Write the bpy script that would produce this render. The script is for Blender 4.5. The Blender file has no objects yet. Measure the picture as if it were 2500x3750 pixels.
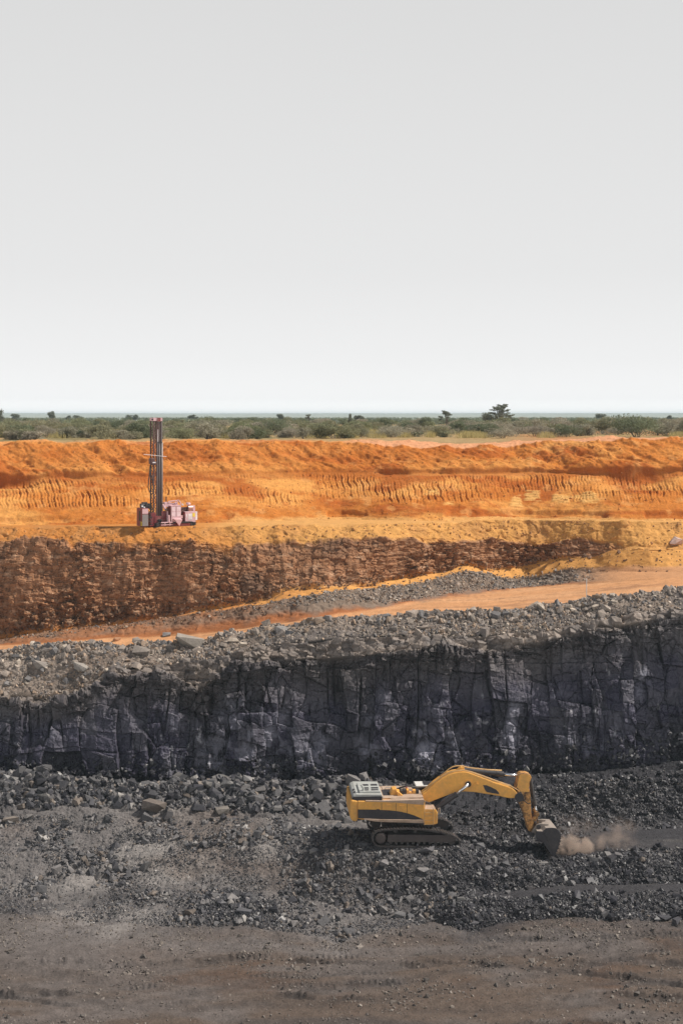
import bpy, bmesh, math, random
import numpy as np
from mathutils import Vector, Matrix

# ------------------------------------------------------------------ camera, sky, sun, exposure
SC = bpy.context.scene
COL = SC.collection
F = 5151.0            # focal length in photo pixels
CX, HY = 1250.0, 1520.0
CAMZ = 30.0
cd = bpy.data.cameras.new("camera"); cam = bpy.data.objects.new("camera", cd); COL.objects.link(cam)
cam.location = (0, 0, CAMZ); cam.rotation_euler = (math.radians(90), 0, 0)
cd.sensor_fit = 'VERTICAL'; cd.sensor_height = 36.0; cd.lens = 36.0 * F / 3750.0
cd.shift_y = -(1875.0 - HY) / 3750.0
cd.clip_start = 1.0; cd.clip_end = 30000.0
SC.camera = cam

SUN_ELEV, SUN_AZ = math.radians(52), math.radians(1.5)      # azimuth measured from +X towards +Y
sd = bpy.data.lights.new("sun", 'SUN'); sun = bpy.data.objects.new("sun", sd); COL.objects.link(sun)
sd.energy = 5.0; sd.angle = math.radians(0.5); sd.color = (1.0, 0.945, 0.87)
dv = Vector((math.cos(SUN_ELEV) * math.cos(SUN_AZ), math.cos(SUN_ELEV) * math.sin(SUN_AZ), math.sin(SUN_ELEV)))
sun.rotation_euler = dv.to_track_quat('Z', 'Y').to_euler()
sun.location = dv * 200

W = bpy.data.worlds.new("World"); SC.world = W; W.use_nodes = True
nt = W.node_tree; nt.nodes.clear()
wo = nt.nodes.new('ShaderNodeOutputWorld')
bg_sky = nt.nodes.new('ShaderNodeBackground'); bg_low = nt.nodes.new('ShaderNodeBackground')
sky = nt.nodes.new('ShaderNodeTexSky'); sky.sky_type = 'NISHITA'; sky.sun_disc = False
sky.sun_elevation = SUN_ELEV; sky.sun_rotation = math.radians(90) - SUN_AZ
sky.air_density = 1.0; sky.dust_density = 3.0; sky.ozone_density = 1.0
nt.links.new(sky.outputs[0], bg_sky.inputs[0]); bg_sky.inputs[1].default_value = 0.05
tc = nt.nodes.new('ShaderNodeTexCoord'); sx = nt.nodes.new('ShaderNodeSeparateXYZ')
nt.links.new(tc.outputs['Generated'], sx.inputs[0])
ramp = nt.nodes.new('ShaderNodeValToRGB')
rr = ramp.color_ramp
rr.elements[0].position = 0.0; rr.elements[0].color = (1.15, 1.15, 1.14, 1)
rr.elements[1].position = 0.30; rr.elements[1].color = (0.705, 0.705, 0.705, 1)
e = rr.elements.new(0.012); e.color = (0.95, 0.95, 0.95, 1)
e = rr.elements.new(0.04); e.color = (0.88, 0.88, 0.88, 1)
e = rr.elements.new(0.10); e.color = (0.80, 0.80, 0.80, 1)
nt.links.new(sx.outputs[2], ramp.inputs[0])
nt.links.new(ramp.outputs[0], bg_low.inputs[0]); bg_low.inputs[1].default_value = 1.0
mr = nt.nodes.new('ShaderNodeMapRange'); mr.interpolation_type = 'SMOOTHSTEP'
mr.inputs[1].default_value = 0.31; mr.inputs[2].default_value = 0.62
nt.links.new(sx.outputs[2], mr.inputs[0])
mxw = nt.nodes.new('ShaderNodeMixShader')
nt.links.new(mr.outputs[0], mxw.inputs[0]); nt.links.new(bg_low.outputs[0], mxw.inputs[1]); nt.links.new(bg_sky.outputs[0], mxw.inputs[2])
nt.links.new(mxw.outputs[0], wo.inputs[0])

SC.view_settings.view_transform = 'Standard'; SC.view_settings.look = 'None'
SC.view_settings.exposure = 0.0; SC.view_settings.gamma = 1.0
SC.render.engine = 'CYCLES'
SC.cycles.max_bounces = 6; SC.cycles.diffuse_bounces = 3; SC.cycles.glossy_bounces = 2
SC.cycles.transparent_max_bounces = 8; SC.cycles.volume_bounces = 0
SC.cycles.use_denoising = True
SC.cycles.volume_step_rate = 1.0

rng = np.random.default_rng(7)
random.seed(7)

# ------------------------------------------------------------------ noise
def h2(ix, iy, seed):
    a = (ix.astype(np.int64).astype(np.uint32) * np.uint32(374761393)
         + iy.astype(np.int64).astype(np.uint32) * np.uint32(668265263) + np.uint32((seed * 2246822519) & 0xffffffff))
    a = (a ^ (a >> np.uint32(13))) * np.uint32(1274126177)
    a = (a ^ (a >> np.uint32(16))) * np.uint32(2654435769)
    a = a ^ (a >> np.uint32(15))
    return a.astype(np.float64) / 4294967295.0

def vnoise(x, y, seed):
    ix = np.floor(x); iy = np.floor(y); fx = x - ix; fy = y - iy
    ux = fx * fx * (3 - 2 * fx); uy = fy * fy * (3 - 2 * fy)
    a = h2(ix, iy, seed); b = h2(ix + 1, iy, seed); c = h2(ix, iy + 1, seed); d = h2(ix + 1, iy + 1, seed)
    return ((a + (b - a) * ux) * (1 - uy) + (c + (d - c) * ux) * uy) * 2 - 1

def fbm(x, y, seed, o=4, g=0.5):
    s = 0; a = 1.0; n = 0
    for k in range(o):
        s = s + a * vnoise(x + 17.3 * k, y - 9.1 * k, seed + k * 31); n += a
        a *= g; x = x * 2.03; y = y * 2.03
    return s / n

def cells(x, y, seed):
    ix = np.floor(x); iy = np.floor(y)
    f1 = np.full(x.shape, 9.0); f2 = f1.copy(); cid = np.zeros(x.shape); ox = np.zeros(x.shape); oy = np.zeros(x.shape)
    for dx in (-1, 0, 1):
        for dy in (-1, 0, 1):
            jx = ix + dx; jy = iy + dy
            px = jx + h2(jx, jy, seed); py = jy + h2(jx, jy, seed + 5)
            d = np.hypot(px - x, py - y)
            m = d < f1
            f2 = np.where(m, f1, np.minimum(f2, d)); f1 = np.where(m, d, f1)
            cid = np.where(m, h2(jx, jy, seed + 9), cid); ox = np.where(m, x - px, ox); oy = np.where(m, y - py, oy)
    return f1, f2, cid, ox, oy

def facets(x, y, seed):
    """cell facets: each cell has its own height and tilt"""
    f1, f2, c, ox, oy = cells(x, y, seed)
    a = np.modf(c * 97.3)[0] - .5; b = np.modf(c * 313.7)[0] - .5
    return (c - .5) + 1.3 * a * ox + 1.3 * b * oy - 0.25 * np.clip(1 - (f2 - f1) / .10, 0, 1)

def blocks(s, h, w, hh, seed):
    """jointed rock: rectangular blocks with their own offset and tilt"""
    n1 = fbm(s / w * .6, h / hh * .6, seed + 50, 2); n2 = fbm(s / w * .6, h / hh * .6, seed + 60, 2)
    sw = s / w + .45 * n1 + .5 * vnoise(s / w * .23, h * 0 + .5, seed + 70)
    i = np.floor(sw); r = h2(i, i * 0, seed)
    hw = h / hh + .35 * n2 + r * 7 + .12 * (sw - i)
    j = np.floor(hw); fs = sw - i - .5; fh = hw - j - .5
    o = h2(i, j, seed + 1) - .5; a = h2(i, j, seed + 2) - .5; b = h2(i, j, seed + 3) - .5
    ed = np.minimum((.5 - np.abs(fs)) * w, (.5 - np.abs(fh)) * hh)
    return o + 1.5 * a * fs + .8 * b * fh - .10 * np.clip(1 - ed / .07, 0, 1) * (h2(i, j, seed + 6) > .5), h2(i, j, seed + 4)

def sstep(a, b, x):
    t = np.clip((x - a) / (b - a), 0, 1); return t * t * (3 - 2 * t)

# ------------------------------------------------------------------ tagging / materials
def tag(o, label=None, cat=None, group=None, kind=None):
    if label: o['label'] = label
    if cat: o['category'] = cat
    if group: o['group'] = group
    if kind: o['kind'] = kind
    return o

def empty(name, loc, rz=0.0):
    o = bpy.data.objects.new(name, None); COL.objects.link(o); o.location = loc; o.rotation_euler = (0, 0, rz)
    o.empty_display_size = .5
    return o

def new_mat(name):
    m = bpy.data.materials.new(name); m.use_nodes = True
    n = m.node_tree.nodes; b = n['Principled BSDF']
    return m, m.node_tree, n, b

def earth_mat(name, rough=.95, spec=.15, amp=.45, bump=.5, scales=(3.0, 14.0), dist=.12, fine=45.0):
    """terrain / stones: colour attribute of the ground's own pigments, varied by noise in object space, plus bump"""
    m, t, n, b = new_mat(name)
    at = n.new('ShaderNodeAttribute'); at.attribute_name = 'Col'
    tc = n.new('ShaderNodeTexCoord')
    n1 = n.new('ShaderNodeTexNoise'); n1.inputs['Scale'].default_value = scales[0]; n1.inputs['Detail'].default_value = 6; n1.inputs['Roughness'].default_value = .65
    n2 = n.new('ShaderNodeTexNoise'); n2.inputs['Scale'].default_value = scales[1]; n2.inputs['Detail'].default_value = 3
    for x in (n1, n2): t.links.new(tc.outputs['Object'], x.inputs['Vector'])
    ad = n.new('ShaderNodeMath'); ad.operation = 'ADD'
    t.links.new(n1.outputs[0], ad.inputs[0]); t.links.new(n2.outputs[0], ad.inputs[1])
    r = n.new('ShaderNodeMapRange'); r.inputs[1].default_value = .65; r.inputs[2].default_value = 1.35
    r.inputs[3].default_value = 1 - amp; r.inputs[4].default_value = 1 + amp
    t.links.new(ad.outputs[0], r.inputs[0])
    mx = n.new('ShaderNodeMix'); mx.data_type = 'RGBA'; mx.blend_type = 'MULTIPLY'; mx.inputs[0].default_value = 1
    t.links.new(at.outputs['Color'], mx.inputs[6]); t.links.new(r.outputs[0], mx.inputs[7])
    t.links.new(mx.outputs[2], b.inputs['Base Color'])
    b.inputs['Roughness'].default_value = rough; b.inputs['Specular IOR Level'].default_value = spec
    n3 = n.new('ShaderNodeTexNoise'); n3.inputs['Scale'].default_value = scales[1] * .6; n3.inputs['Detail'].default_value = 5; n3.inputs['Roughness'].default_value = .7
    t.links.new(tc.outputs['Object'], n3.inputs['Vector'])
    bp = n.new('ShaderNodeBump'); bp.inputs['Strength'].default_value = bump; bp.inputs['Distance'].default_value = dist
    t.links.new(n3.outputs[0], bp.inputs['Height']); t.links.new(bp.outputs[0], b.inputs['Normal'])
    return m

def paint(name, col, rough=.5, metal=0.0, dirt=(.25, .2, .16), dirt_amt=.35, scale=1.5, spec=.4, varied=0.12):
    m, t, n, b = new_mat(name)
    tc = n.new('ShaderNodeTexCoord')
    n1 = n.new('ShaderNodeTexNoise'); n1.inputs['Scale'].default_value = scale; n1.inputs['Detail'].default_value = 7; n1.inputs['Roughness'].default_value = .68
    t.links.new(tc.outputs['Object'], n1.inputs['Vector'])
    r = n.new('ShaderNodeMapRange'); r.inputs[1].default_value = .46; r.inputs[2].default_value = .72
    r.inputs[3].default_value = 0; r.inputs[4].default_value = dirt_amt
    t.links.new(n1.outputs[0], r.inputs[0])
    n2 = n.new('ShaderNodeTexNoise'); n2.inputs['Scale'].default_value = scale * 5; n2.inputs['Detail'].default_value = 4
    t.links.new(tc.outputs['Object'], n2.inputs['Vector'])
    r2 = n.new('ShaderNodeMapRange'); r2.inputs[1].default_value = .3; r2.inputs[2].default_value = .7
    r2.inputs[3].default_value = 1 - varied; r2.inputs[4].default_value = 1 + varied
    t.links.new(n2.outputs[0], r2.inputs[0])
    mx = n.new('ShaderNodeMix'); mx.data_type = 'RGBA'
    mx.inputs[6].default_value = (*col, 1); mx.inputs[7].default_value = (*dirt, 1)
    t.links.new(r.outputs[0], mx.inputs[0])
    mu = n.new('ShaderNodeMix'); mu.data_type = 'RGBA'; mu.blend_type = 'MULTIPLY'; mu.inputs[0].default_value = 1
    t.links.new(mx.outputs[2], mu.inputs[6]); t.links.new(r2.outputs[0], mu.inputs[7])
    t.links.new(mu.outputs[2], b.inputs['Base Color'])
    b.inputs['Roughness'].default_value = rough; b.inputs['Metallic'].default_value = metal; b.inputs['Specular IOR Level'].default_value = spec
    return m

def np_mesh(name, V, Fc, mat, col=None, parent=None, smooth=False, loc=None):
    """V (n,3), Fc (m,k) all the same k"""
    me = bpy.data.meshes.new(name)
    V = np.ascontiguousarray(V, dtype=np.float32); Fc = np.ascontiguousarray(Fc, dtype=np.int32); k = Fc.shape[1]
    me.vertices.add(len(V)); me.vertices.foreach_set('co', V.ravel())
    me.loops.add(Fc.size); me.loops.foreach_set('vertex_index', Fc.ravel())
    me.polygons.add(len(Fc)); me.polygons.foreach_set('loop_start', np.arange(0, Fc.size, k, dtype=np.int32))
    me.polygons.foreach_set('use_smooth', np.full(len(Fc), smooth, dtype=bool))
    me.update(calc_edges=True)
    if col is not None:
        ca = me.color_attributes.new('Col', 'FLOAT_COLOR', 'POINT')
        c4 = np.ones((len(V), 4), dtype=np.float32); c4[:, :3] = col
        ca.data.foreach_set('color', c4.ravel())
    me.materials.append(mat)
    o = bpy.data.objects.new(name, me); COL.objects.link(o)
    if parent: o.parent = parent
    if loc is not None: o.location = loc
    return o

# ------------------------------------------------------------------ the pit: key lines across the picture, near to far
NC = 1180
PX = np.linspace(-450, 2950, NC)
def lut(t): a = np.array(t, float); return np.interp(PX, a[:, 0], a[:, 1])
def line_z(t):      # (px, py, z) -> D, z
    a = np.array(t, float); py = np.interp(PX, a[:, 0], a[:, 1]); z = np.interp(PX, a[:, 0], a[:, 2])
    return (CAMZ - z) * F / (py - HY), z
def line_d(py, D):  # py and distance -> D, z
    return D, CAMZ - (py - HY) * D / F
one = np.ones(NC)
L = []
L.append((16 * one, -2 * one))
L.append((66 * one, -2 * one))
L.append(line_z([(-450,3330,-2),(0,3345,-2),(350,3375,-2),(600,3395,-2),(950,3400,-2),(1100,3420,-2),(1250,3436,-2),(1450,3404,-2),(1590,3376,-2),(1700,3404,-2),(1850,3384,-2),(2090,3362,-2),(2200,3378,-2),(2500,3380,-2),(2950,3385,-2)]))
L.append(line_z([(-450,3290,-1.7),(0,3290,-1.7),(600,3300,-1.6),(750,3285,-1.2),(850,3270,-1.0),(1000,3330,-1.5),(1250,3380,-1.75),(1500,3340,-1.7),(1620,3330,-1.4),(1720,3305,-1.1),(2000,3275,-.85),(2250,3273,-.85),(2500,3268,-.85),(2950,3262,-.85)]))
L.append(line_z([(-450,3200,-1.2),(0,3200,-1.2),(600,3220,-1.2),(800,3220,-.95),(1000,3260,-1.2),(1250,3310,-1.4),(1500,3290,-1.3),(1640,3270,-1.1),(2000,3240,-.9),(2250,3228,-.9),(2500,3221,-.9),(2950,3215,-.9)]))
L.append(line_z([(-450,3110,-.4),(0,3110,-.4),(600,3130,-.4),(1000,3170,-.3),(1200,3190,.0),(1400,3190,.1),(1550,3190,.1),(1640,3205,-.2),(1800,3185,.0),(2000,3157,.12),(2250,3145,.2),(2500,3125,.3),(2950,3110,.3)]))
L.append(line_z([(-450,3040,.5),(0,3040,.5),(600,3050,.5),(1000,3085,.8),(1250,3097,1.22),(1400,3103,1.2),(1680,3104,1.2),(1800,3130,.4),(2000,3142,-.02),(2100,3130,.1),(2250,3108,.25),(2500,3098,.35),(2950,3095,.4)]))
L.append(line_z([(-450,2985,1.0),(0,2985,1.0),(600,2995,1.0),(1000,3010,1.1),(1250,3030,1.3),(1700,3025,1.25),(1900,3050,.6),(2100,3045,.5),(2500,3022,.6),(2950,3010,.6)]))
L.append(line_z([(-450,2815,3.2),(0,2835,3.0),(300,2855,2.8),(600,2875,2.7),(1000,2868,2.7),(1250,2875,2.6),(1450,2930,2.2),(1560,2990,1.6),(1850,2975,1.7),(1990,2905,2.5),(2110,2880,2.8),(2350,2851,3.1),(2500,2835,3.3),(2950,2820,3.5)]))
L.append(line_d(lut([(-450,2790),(0,2818),(300,2850),(600,2862),(1000,2862),(1250,2866),(1700,2858),(2000,2840),(2350,2800),(2500,2785),(2950,2765)]), 108 * one))
Kpy = lut([(-450,2600),(0,2569),(160,2589),(280,2569),(360,2521),(415,2473),(520,2477),(605,2465),(660,2493),(740,2530),(800,2485),(860,2433),(960,2430),(1115,2414),(1250,2410),(1370,2401),(1490,2385),(1610,2369),(1810,2385),(1970,2353),(2050,2337),(2170,2318),(2285,2286),(2500,2266),(2950,2240)])
L.append(line_d(Kpy, 110 * one))
K2py = lut([(-450,2585),(0,2555),(160,2572),(280,2550),(360,2500),(415,2450),(520,2452),(605,2440),(680,2425),(760,2420),(860,2398),(1040,2366),(1250,2342),(1490,2330),(1610,2336),(1810,2330),(2050,2310),(2170,2282),(2285,2252),(2500,2236),(2950,2210)])
L.append(line_d(K2py, 110.7 * one))
Jpy = lut([(-450,2405),(0,2384),(80,2372),(200,2360),(345,2356),(460,2366),(510,2348),(620,2346),(740,2348),(765,2340),(845,2304),(900,2320),(955,2292),(1035,2288),(1250,2256),(1310,2268),(1450,2258),(1515,2244),(1825,2239),(1930,2224),(2050,2212),(2205,2192),(2325,2169),(2500,2153),(2950,2120)])
LJ = line_d(Jpy, 114 * one); L.append(LJ)
L.append((115.4 * one, LJ[1] - .75))
I1py = lut([(-450,2395),(0,2362),(500,2335),(720,2322),(900,2300),(1250,2250),(1600,2193),(1920,2153),(2500,2113),(2950,2085)])
zI = LJ[1] - .75
zI = np.convolve(np.pad(zI, 60, mode='edge'), np.ones(121) / 121, 'valid')
LI = ((CAMZ - zI) * F / (I1py - HY), zI); L.append(LI)
Gpy = lut([(-450,2380),(0,2346),(320,2304),(680,2256),(960,2217),(1250,2169),(1490,2153),(1570,2137),(1650,2112),(1720,2101),(1790,2110),(1855,2129),(1970,2129),(2085,2097),(2200,2093),(2500,2094),(2950,2070)])
L.append(line_d(Gpy, LI[0] + 2.6))
LG = L[-1]
Fpy = lut([(-450,2365),(0,2340),(120,2322),(320,2300),(480,2284),(640,2264),(720,2240),(880,2217),(975,2201),(1040,2163),(1250,2150),(1350,2145),(1490,2113),(1630,2097),(1700,2063),(1790,2089),(1910,2077),(2050,2041),(2165,2043),(2230,2021),(2320,2012),(2500,2012),(2950,2012)])
FD = np.maximum(LG[0] + 1.6, lut([(-450,124),(0,124.3),(1250,125.2),(1700,127.5),(2230,132),(2500,134),(2950,135)]))
L.append(line_d(Fpy, FD))
Epy = lut([(-450,1990),(0,1985),(160,1977),(255,1989),(460,1989),(590,1992),(640,1981),(755,1981),(840,2001),(1000,1997),(1250,1972),(1490,1970),(1650,1973),(1810,1981),(1935,1997),(2050,1993),(2110,1970),(2190,1990),(2230,2012),(2320,2000),(2500,2000),(2950,2000)])
L.append(line_d(Epy, np.maximum(FD + .8, lut([(-450,127),(0,127.2),(600,127.2),(1250,129.3),(2230,133.2),(2500,135),(2950,136)]))))
Dpy = lut([(-450,1934),(0,1932),(600,1932),(780,1929),(1000,1926),(1250,1924),(1450,1918),(1650,1914),(1750,1903),(1900,1903),(2500,1911),(2950,1915)])
L.append(line_d(Dpy, np.maximum(L[-1][0] + 1.2, lut([(-450,129),(0,129),(600,128.6),(780,129.2),(1250,131.6),(2230,136),(2500,137.3),(2950,138)]))))
LD = L[-1]
Cpy = lut([(-450,1926),(0,1924),(480,1919),(600,1915),(760,1914),(1000,1908),(1250,1901),(1500,1906),(1620,1910),(1750,1900),(1900,1900),(2500,1908),(2950,1910)])
CD = np.maximum(LD[0] + .6, (CAMZ - LD[1]) * F / (Cpy - HY))
L.append(line_d(Cpy, CD))
Bpy = lut([(-450,1750),(0,1748),(300,1742),(600,1735),(1250,1728),(1700,1724),(1900,1722),(2500,1719),(2950,1715)])
CDs = np.convolve(np.pad(CD, 80, mode='edge'), np.ones(161) / 161, 'valid')
L.append(line_d(Bpy, CDs + 9.0))
Apy = lut([(-450,1620),(0,1622),(100,1617),(160,1614),(230,1628),(318,1627),(400,1616),(480,1622),(560,1626),(700,1613),(800,1612),(900,1622),(960,1616),(1000,1618),(1130,1624),(1250,1622),(1450,1631),(1560,1639),(1625,1640),(1760,1638),(1900,1634),(2050,1622),(2180,1612),(2300,1609),(2500,1605),(2950,1602)])
L.append(line_d(Apy, CDs + 15.0))
LA = L[-1]
PPy = lut([(-450,1612),(0,1618),(160,1611),(230,1617),(318,1611),(400,1612),(500,1615),(700,1610),(960,1611),(1250,1613),(1350,1609),(1450,1617),(1500,1612),(1650,1622),(1740,1622),(1900,1614),(2100,1611),(2180,1600),(2235,1594),(2300,1607),(2500,1602),(2950,1600)])
L.append(line_d(PPy, LA[0] + 6.0))
L.append((176 * one, 27.15 * one))
L.append((520 * one, 27.0 * one))
L.append((2000 * one, 26.3 * one))
L.append((2900 * one, 27.2 * one))
L.append((8600 * one, 40.6 * one + 1.4 * vnoise(PX * .004, PX * 0, 5) + .45 * vnoise(PX * .02, PX * 0, 6)))
L.append((9000 * one, 41.0 * one))
NSEG = len(L) - 1
ROWS = [24, 210, 40, 26, 40, 34, 40, 56, 40, 170, 22, 64, 16, 34, 34, 40, 130, 46, 16, 120, 80, 20, 12, 16, 16, 16, 12, 4]
assert len(ROWS) == NSEG, (len(ROWS), NSEG)
NAMES = ['apron', 'floor', 'r1', 'r2', 'r3', 'r4', 'r5', 'r6', 'talus', 'coal', 'ledge', 'slope', 'drop', 'road', 'gravel', 'sandtalus', 'rock', 'sand', 'bench', 'bank', 'crest', 'pink', 'veld', 'veld2', 'plain', 'plain2', 'hills', 'hills2']
ZI = {n: k for k, n in enumerate(NAMES)}
for k in range(NSEG):
    bad = (L[k + 1][0] - L[k][0]) < .05
    if bad.any(): print("LINE ORDER", NAMES[k], PX[bad].min(), PX[bad].max(), (L[k + 1][0] - L[k][0]).min())
Ds, Zs, vs = [], [], []
row0 = [0]
for k in range(NSEG):
    (Da, Za), (Db, Zb) = L[k], L[k + 1]
    n = ROWS[k]
    for i in range(n + (1 if k == NSEG - 1 else 0)):
        t = i / n
        if k in (1,):       # even in the picture
            pa, pb = HY + (CAMZ - Za) * F / Da, HY + (CAMZ - Zb) * F / Db
            D = (CAMZ + 2) * F / (pa + (pb - pa) * t - HY); Z = Za
        elif k >= ZI['veld2']:
            D = Da * (Db / Da) ** t; Z = Za + (Zb - Za) * (t if NAMES[k] != 'hills' else t * t * (3 - 2 * t))
        else:
            D = Da + (Db - Da) * t; Z = Za + (Zb - Za) * t
        Ds.append(D); Zs.append(Z); vs.append(k + t)
    row0.append(len(Ds))
D = np.array(Ds); Z = np.array(Zs); V = np.array(vs)[:, None] + 0 * D
NR = len(D); row0[-1] = NR - 1
Ps = (PX[None, :] - CX) / F
P = np.stack([Ps * D, D, Z], -1)
print("terrain grid", P.shape)
# normals of the undisturbed profile, softened along it
gu = np.gradient(P, axis=1); gv = np.gradient(P, axis=0)
N0 = np.cross(gu, gv); N0 /= np.linalg.norm(N0, axis=-1, keepdims=True) + 1e-9
cs = np.cumsum(np.concatenate([np.repeat(N0[:1], 7, 0), N0, np.repeat(N0[-1:], 7, 0)], 0), 0)
N0 = (cs[14:] - cs[:-14]); N0 = N0[:NR] if len(N0) >= NR else np.concatenate([N0, N0[-1:]], 0)
N0 /= np.linalg.norm(N0, axis=-1, keepdims=True) + 1e-9

S = P[..., 0]; Q = P[..., 1] + P[..., 2]; Hh = P[..., 2]
def rowsel(a, b):   # slice of rows for zones a..b inclusive
    return slice(row0[ZI[a]], row0[ZI[b] + 1] + 1)
disp = np.zeros((NR, NC)); colr = np.zeros((NR, NC, 3))
def win(sl, a, b, soft):
    v = V[sl]; return sstep(a - soft, a + soft, v) * (1 - sstep(b - soft, b + soft, v))
def ramp_z(sl, table, warp=0.0, seed=3, sc=.25):
    """pigment along the profile: table of (v, colour)"""
    v = V[sl] + (warp * fbm(S[sl] * sc, Q[sl] * sc, seed, 4) if warp else 0)
    t = np.array([x[0] for x in table]); c = np.array([x[1] for x in table])
    return np.stack([np.interp(v, t, c[:, k]) for k in range(3)], -1)
def mixc(c, col, m):
    return c + (np.array(col) - c) * m[..., None]

# ---- brown floor and rubble
sl = rowsel('floor', 'talus'); s, q = S[sl], Q[sl]; v = V[sl]
A_ = fbm(s * .09, q * .09, 11, 4); B_ = fbm(s * .4, q * .4, 12, 4); Cn = fbm(s * 1.7, q * 1.7, 13, 4)
fl = 1 - sstep(1.80, 2.12, v + .10 * fbm(s * .35, q * .35, 15, 3) + .05 * fbm(s * 1.2, q * 1.2, 16, 3))
ru = 1 - fl
pxg = PX[None, :] + 0 * v
# compacted strips right of the excavator
path = sstep(2030, 2180, pxg) * win(sl, 6.35, 7.0, .12) + sstep(1650, 1900, pxg) * win(sl, 3.15, 3.85, .12)
path = np.clip(path + sstep(1950, 2050, pxg) * win(sl, 5.9, 6.6, .15) * .7, 0, 1)
loose = ru * (1 - .88 * path)
d = fl * (.10 * A_ + .05 * B_ + .02 * Cn)
# caterpillar prints pressed in the floor
def tread(cx, cy, ang, ln, wd, amp=.032, pitch=.34):
    ca, sa = math.cos(ang), math.sin(ang)
    u = (s - cx) * ca + (P[sl][..., 1] - cy) * sa; w = -(s - cx) * sa + (P[sl][..., 1] - cy) * ca
    w = w + .15 * np.sin(u * .35)
    m = sstep(-ln / 2, -ln / 2 + .6, u) * (1 - sstep(ln / 2 - .6, ln / 2, u)) * sstep(-wd / 2, -wd / 2 + .1, w) * (1 - sstep(wd / 2 - .1, wd / 2, w))
    m = m * sstep(-.1, .25, B_ + .5 * A_)
    return m * amp * (np.sin(u * 2 * math.pi / pitch) - .9), m
trm = np.zeros_like(s)
for (tpx, tpy, ang, ln) in [(1330, 3500, .10, 7), (1500, 3440, .14, 6), (1100, 3500, .08, 8), (1180, 3570, .12, 9), (1480, 3520, .1, 4), (2130, 3483, .05, 2.2), (2330, 3420, .02, 6), (2400, 3480, -.05, 2), (1900, 3440, .0, 3), (1000, 3400, .1, 4), (1730, 3475, .2, 4), (300, 3620, .15, 9), (1240, 3600, .16, 8)]:
    tD = 32 * F / (tpy - HY)
    dd, m = tread((tpx - CX) / F * tD, tD, ang, ln, .75); d = d + dd; trm = np.maximum(trm, m)
broad = np.zeros_like(s)
# ruts swinging across the floor
for k, (y0, cur, a0) in enumerate([(79.5, .012, .16), (83.3, -.009, .10), (76.0, .010, -.12), (85.5, .007, -.05), (81.0, -.006, .30)]):
    w = P[sl][..., 1] - (y0 + a0 * s + cur * s * s + .4 * fbm(s * .1, s * 0, 90 + k, 2))
    for off_ in (0, 2.4):
        broad = np.maximum(broad, fl * np.exp(-((w + off_) / .5) ** 4) * sstep(-.25, .25, fbm(s * .12, q * .06, 98 + k, 3)))
    d = d - fl * .10 * np.exp(-(w / .45) ** 2) * (.5 + .5 * sstep(-.2, .3, fbm(s * .15, q * .05, 95 + k, 2))) + fl * .06 * np.exp(-((w - .8) / .35) ** 2)
streak = np.zeros_like(s)
for k in range(11):
    y0 = 72.5 + 1.55 * k + .6 * math.sin(k * 2.3); a0 = .08 + .26 * math.sin(k * 1.7); cur = .011 * math.sin(k * 3.1 + 1)
    w = P[sl][..., 1] - (y0 + a0 * s + cur * s * s + .5 * fbm(s * .09, s * 0 + k, 290 + k, 3))
    on = sstep(-.05, .3, fbm(s * .12, s * 0 + 3 * k, 310 + k, 2)) * fl
    streak = np.maximum(streak, on * np.exp(-((w + .2) / .30) ** 2) * (.5 + .5 * Cn)); d = d + on * (.20 * np.exp(-(w / .13) ** 2) * (.4 + .8 * np.abs(vnoise(s * 3.1, q * 3.1, 330 + k))) - .12 * np.exp(-((w + .33) / .2) ** 2)) * (.5 + .9 * sstep(-.2, .4, Cn))
f1 = facets(s * 1.6 + .4 * B_, q * 1.6, 21); f2 = facets(s * 4.2, q * 4.2, 22)
bank = win(sl, 7.3, 8.6, .3)
right = sstep(1250, 1700, pxg)
d = d + loose * (.62 * fbm(s * .26, q * .33, 14, 4) + .20 * B_ + .10 * f1 + .05 * f2) + bank * .25 * f1
d = d + ru * path * (.05 * B_ + .02 * Cn)
d *= 1 - .8 * win(sl, 5.6, 7.1, .45) * sstep(980, 1260, pxg) * (1 - sstep(1700, 1800, pxg))
d += fl * .022 * f2
disp[sl] = d
brown = np.array([.104, .079, .064]); red = np.array([.094, .060, .043]); grey = np.array([.125, .109, .102]); dust = np.array([.25, .23, .215]); coal = np.array([.034, .033, .038])
c = np.broadcast_to(brown, s.shape + (3,)).copy()
c = mixc(c, red, sstep(.0, .4, A_ + .5 * B_) * .85)
c = mixc(c, grey, sstep(.1, .5, fbm(s * .13 + 5, q * .3, 31, 4)) * .8)
c = mixc(c, [.055, .05, .05], sstep(.15, .45, fbm(s * .07, q * .35, 33, 4)) * .6)
c = mixc(c, [.055, .046, .042], np.clip(broad * (.7 + .6 * Cn), 0, 1) * .6)
c = mixc(c, [.040, .037, .037], np.clip(streak, 0, 1) * .75)
c = mixc(c, [.060, .054, .052], trm * .5)
left_grey = (1 - sstep(300, 900, pxg + 250 * A_)) * sstep(1.55, 1.75, v + .15 * A_)
c = mixc(c, grey, left_grey * .9)
cr = np.broadcast_to(np.array([.150, .137, .132]), s.shape + (3,)).copy()
cr = mixc(cr, dust, sstep(.0, .4, A_ * .8 + B_ * .5) * .8)
darkm = np.clip(right * .75 + sstep(.05, .35, fbm(s * .12 - 3, q * .2, 34, 4)) * .55, 0, 1)
pile = np.exp(-((pxg - 860) / 190) ** 2) * win(sl, 2.0, 3.6, .3)
darkm = np.clip(darkm + pile * .9, 0, 1)
cr = mixc(cr, coal, darkm * .9)
cr = mixc(cr, [.075, .071, .073], win(sl, 4.2, 7.2, .4) * sstep(1000, 1150, pxg) * (1 - sstep(1350, 1500, pxg)) * .7)
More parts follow.
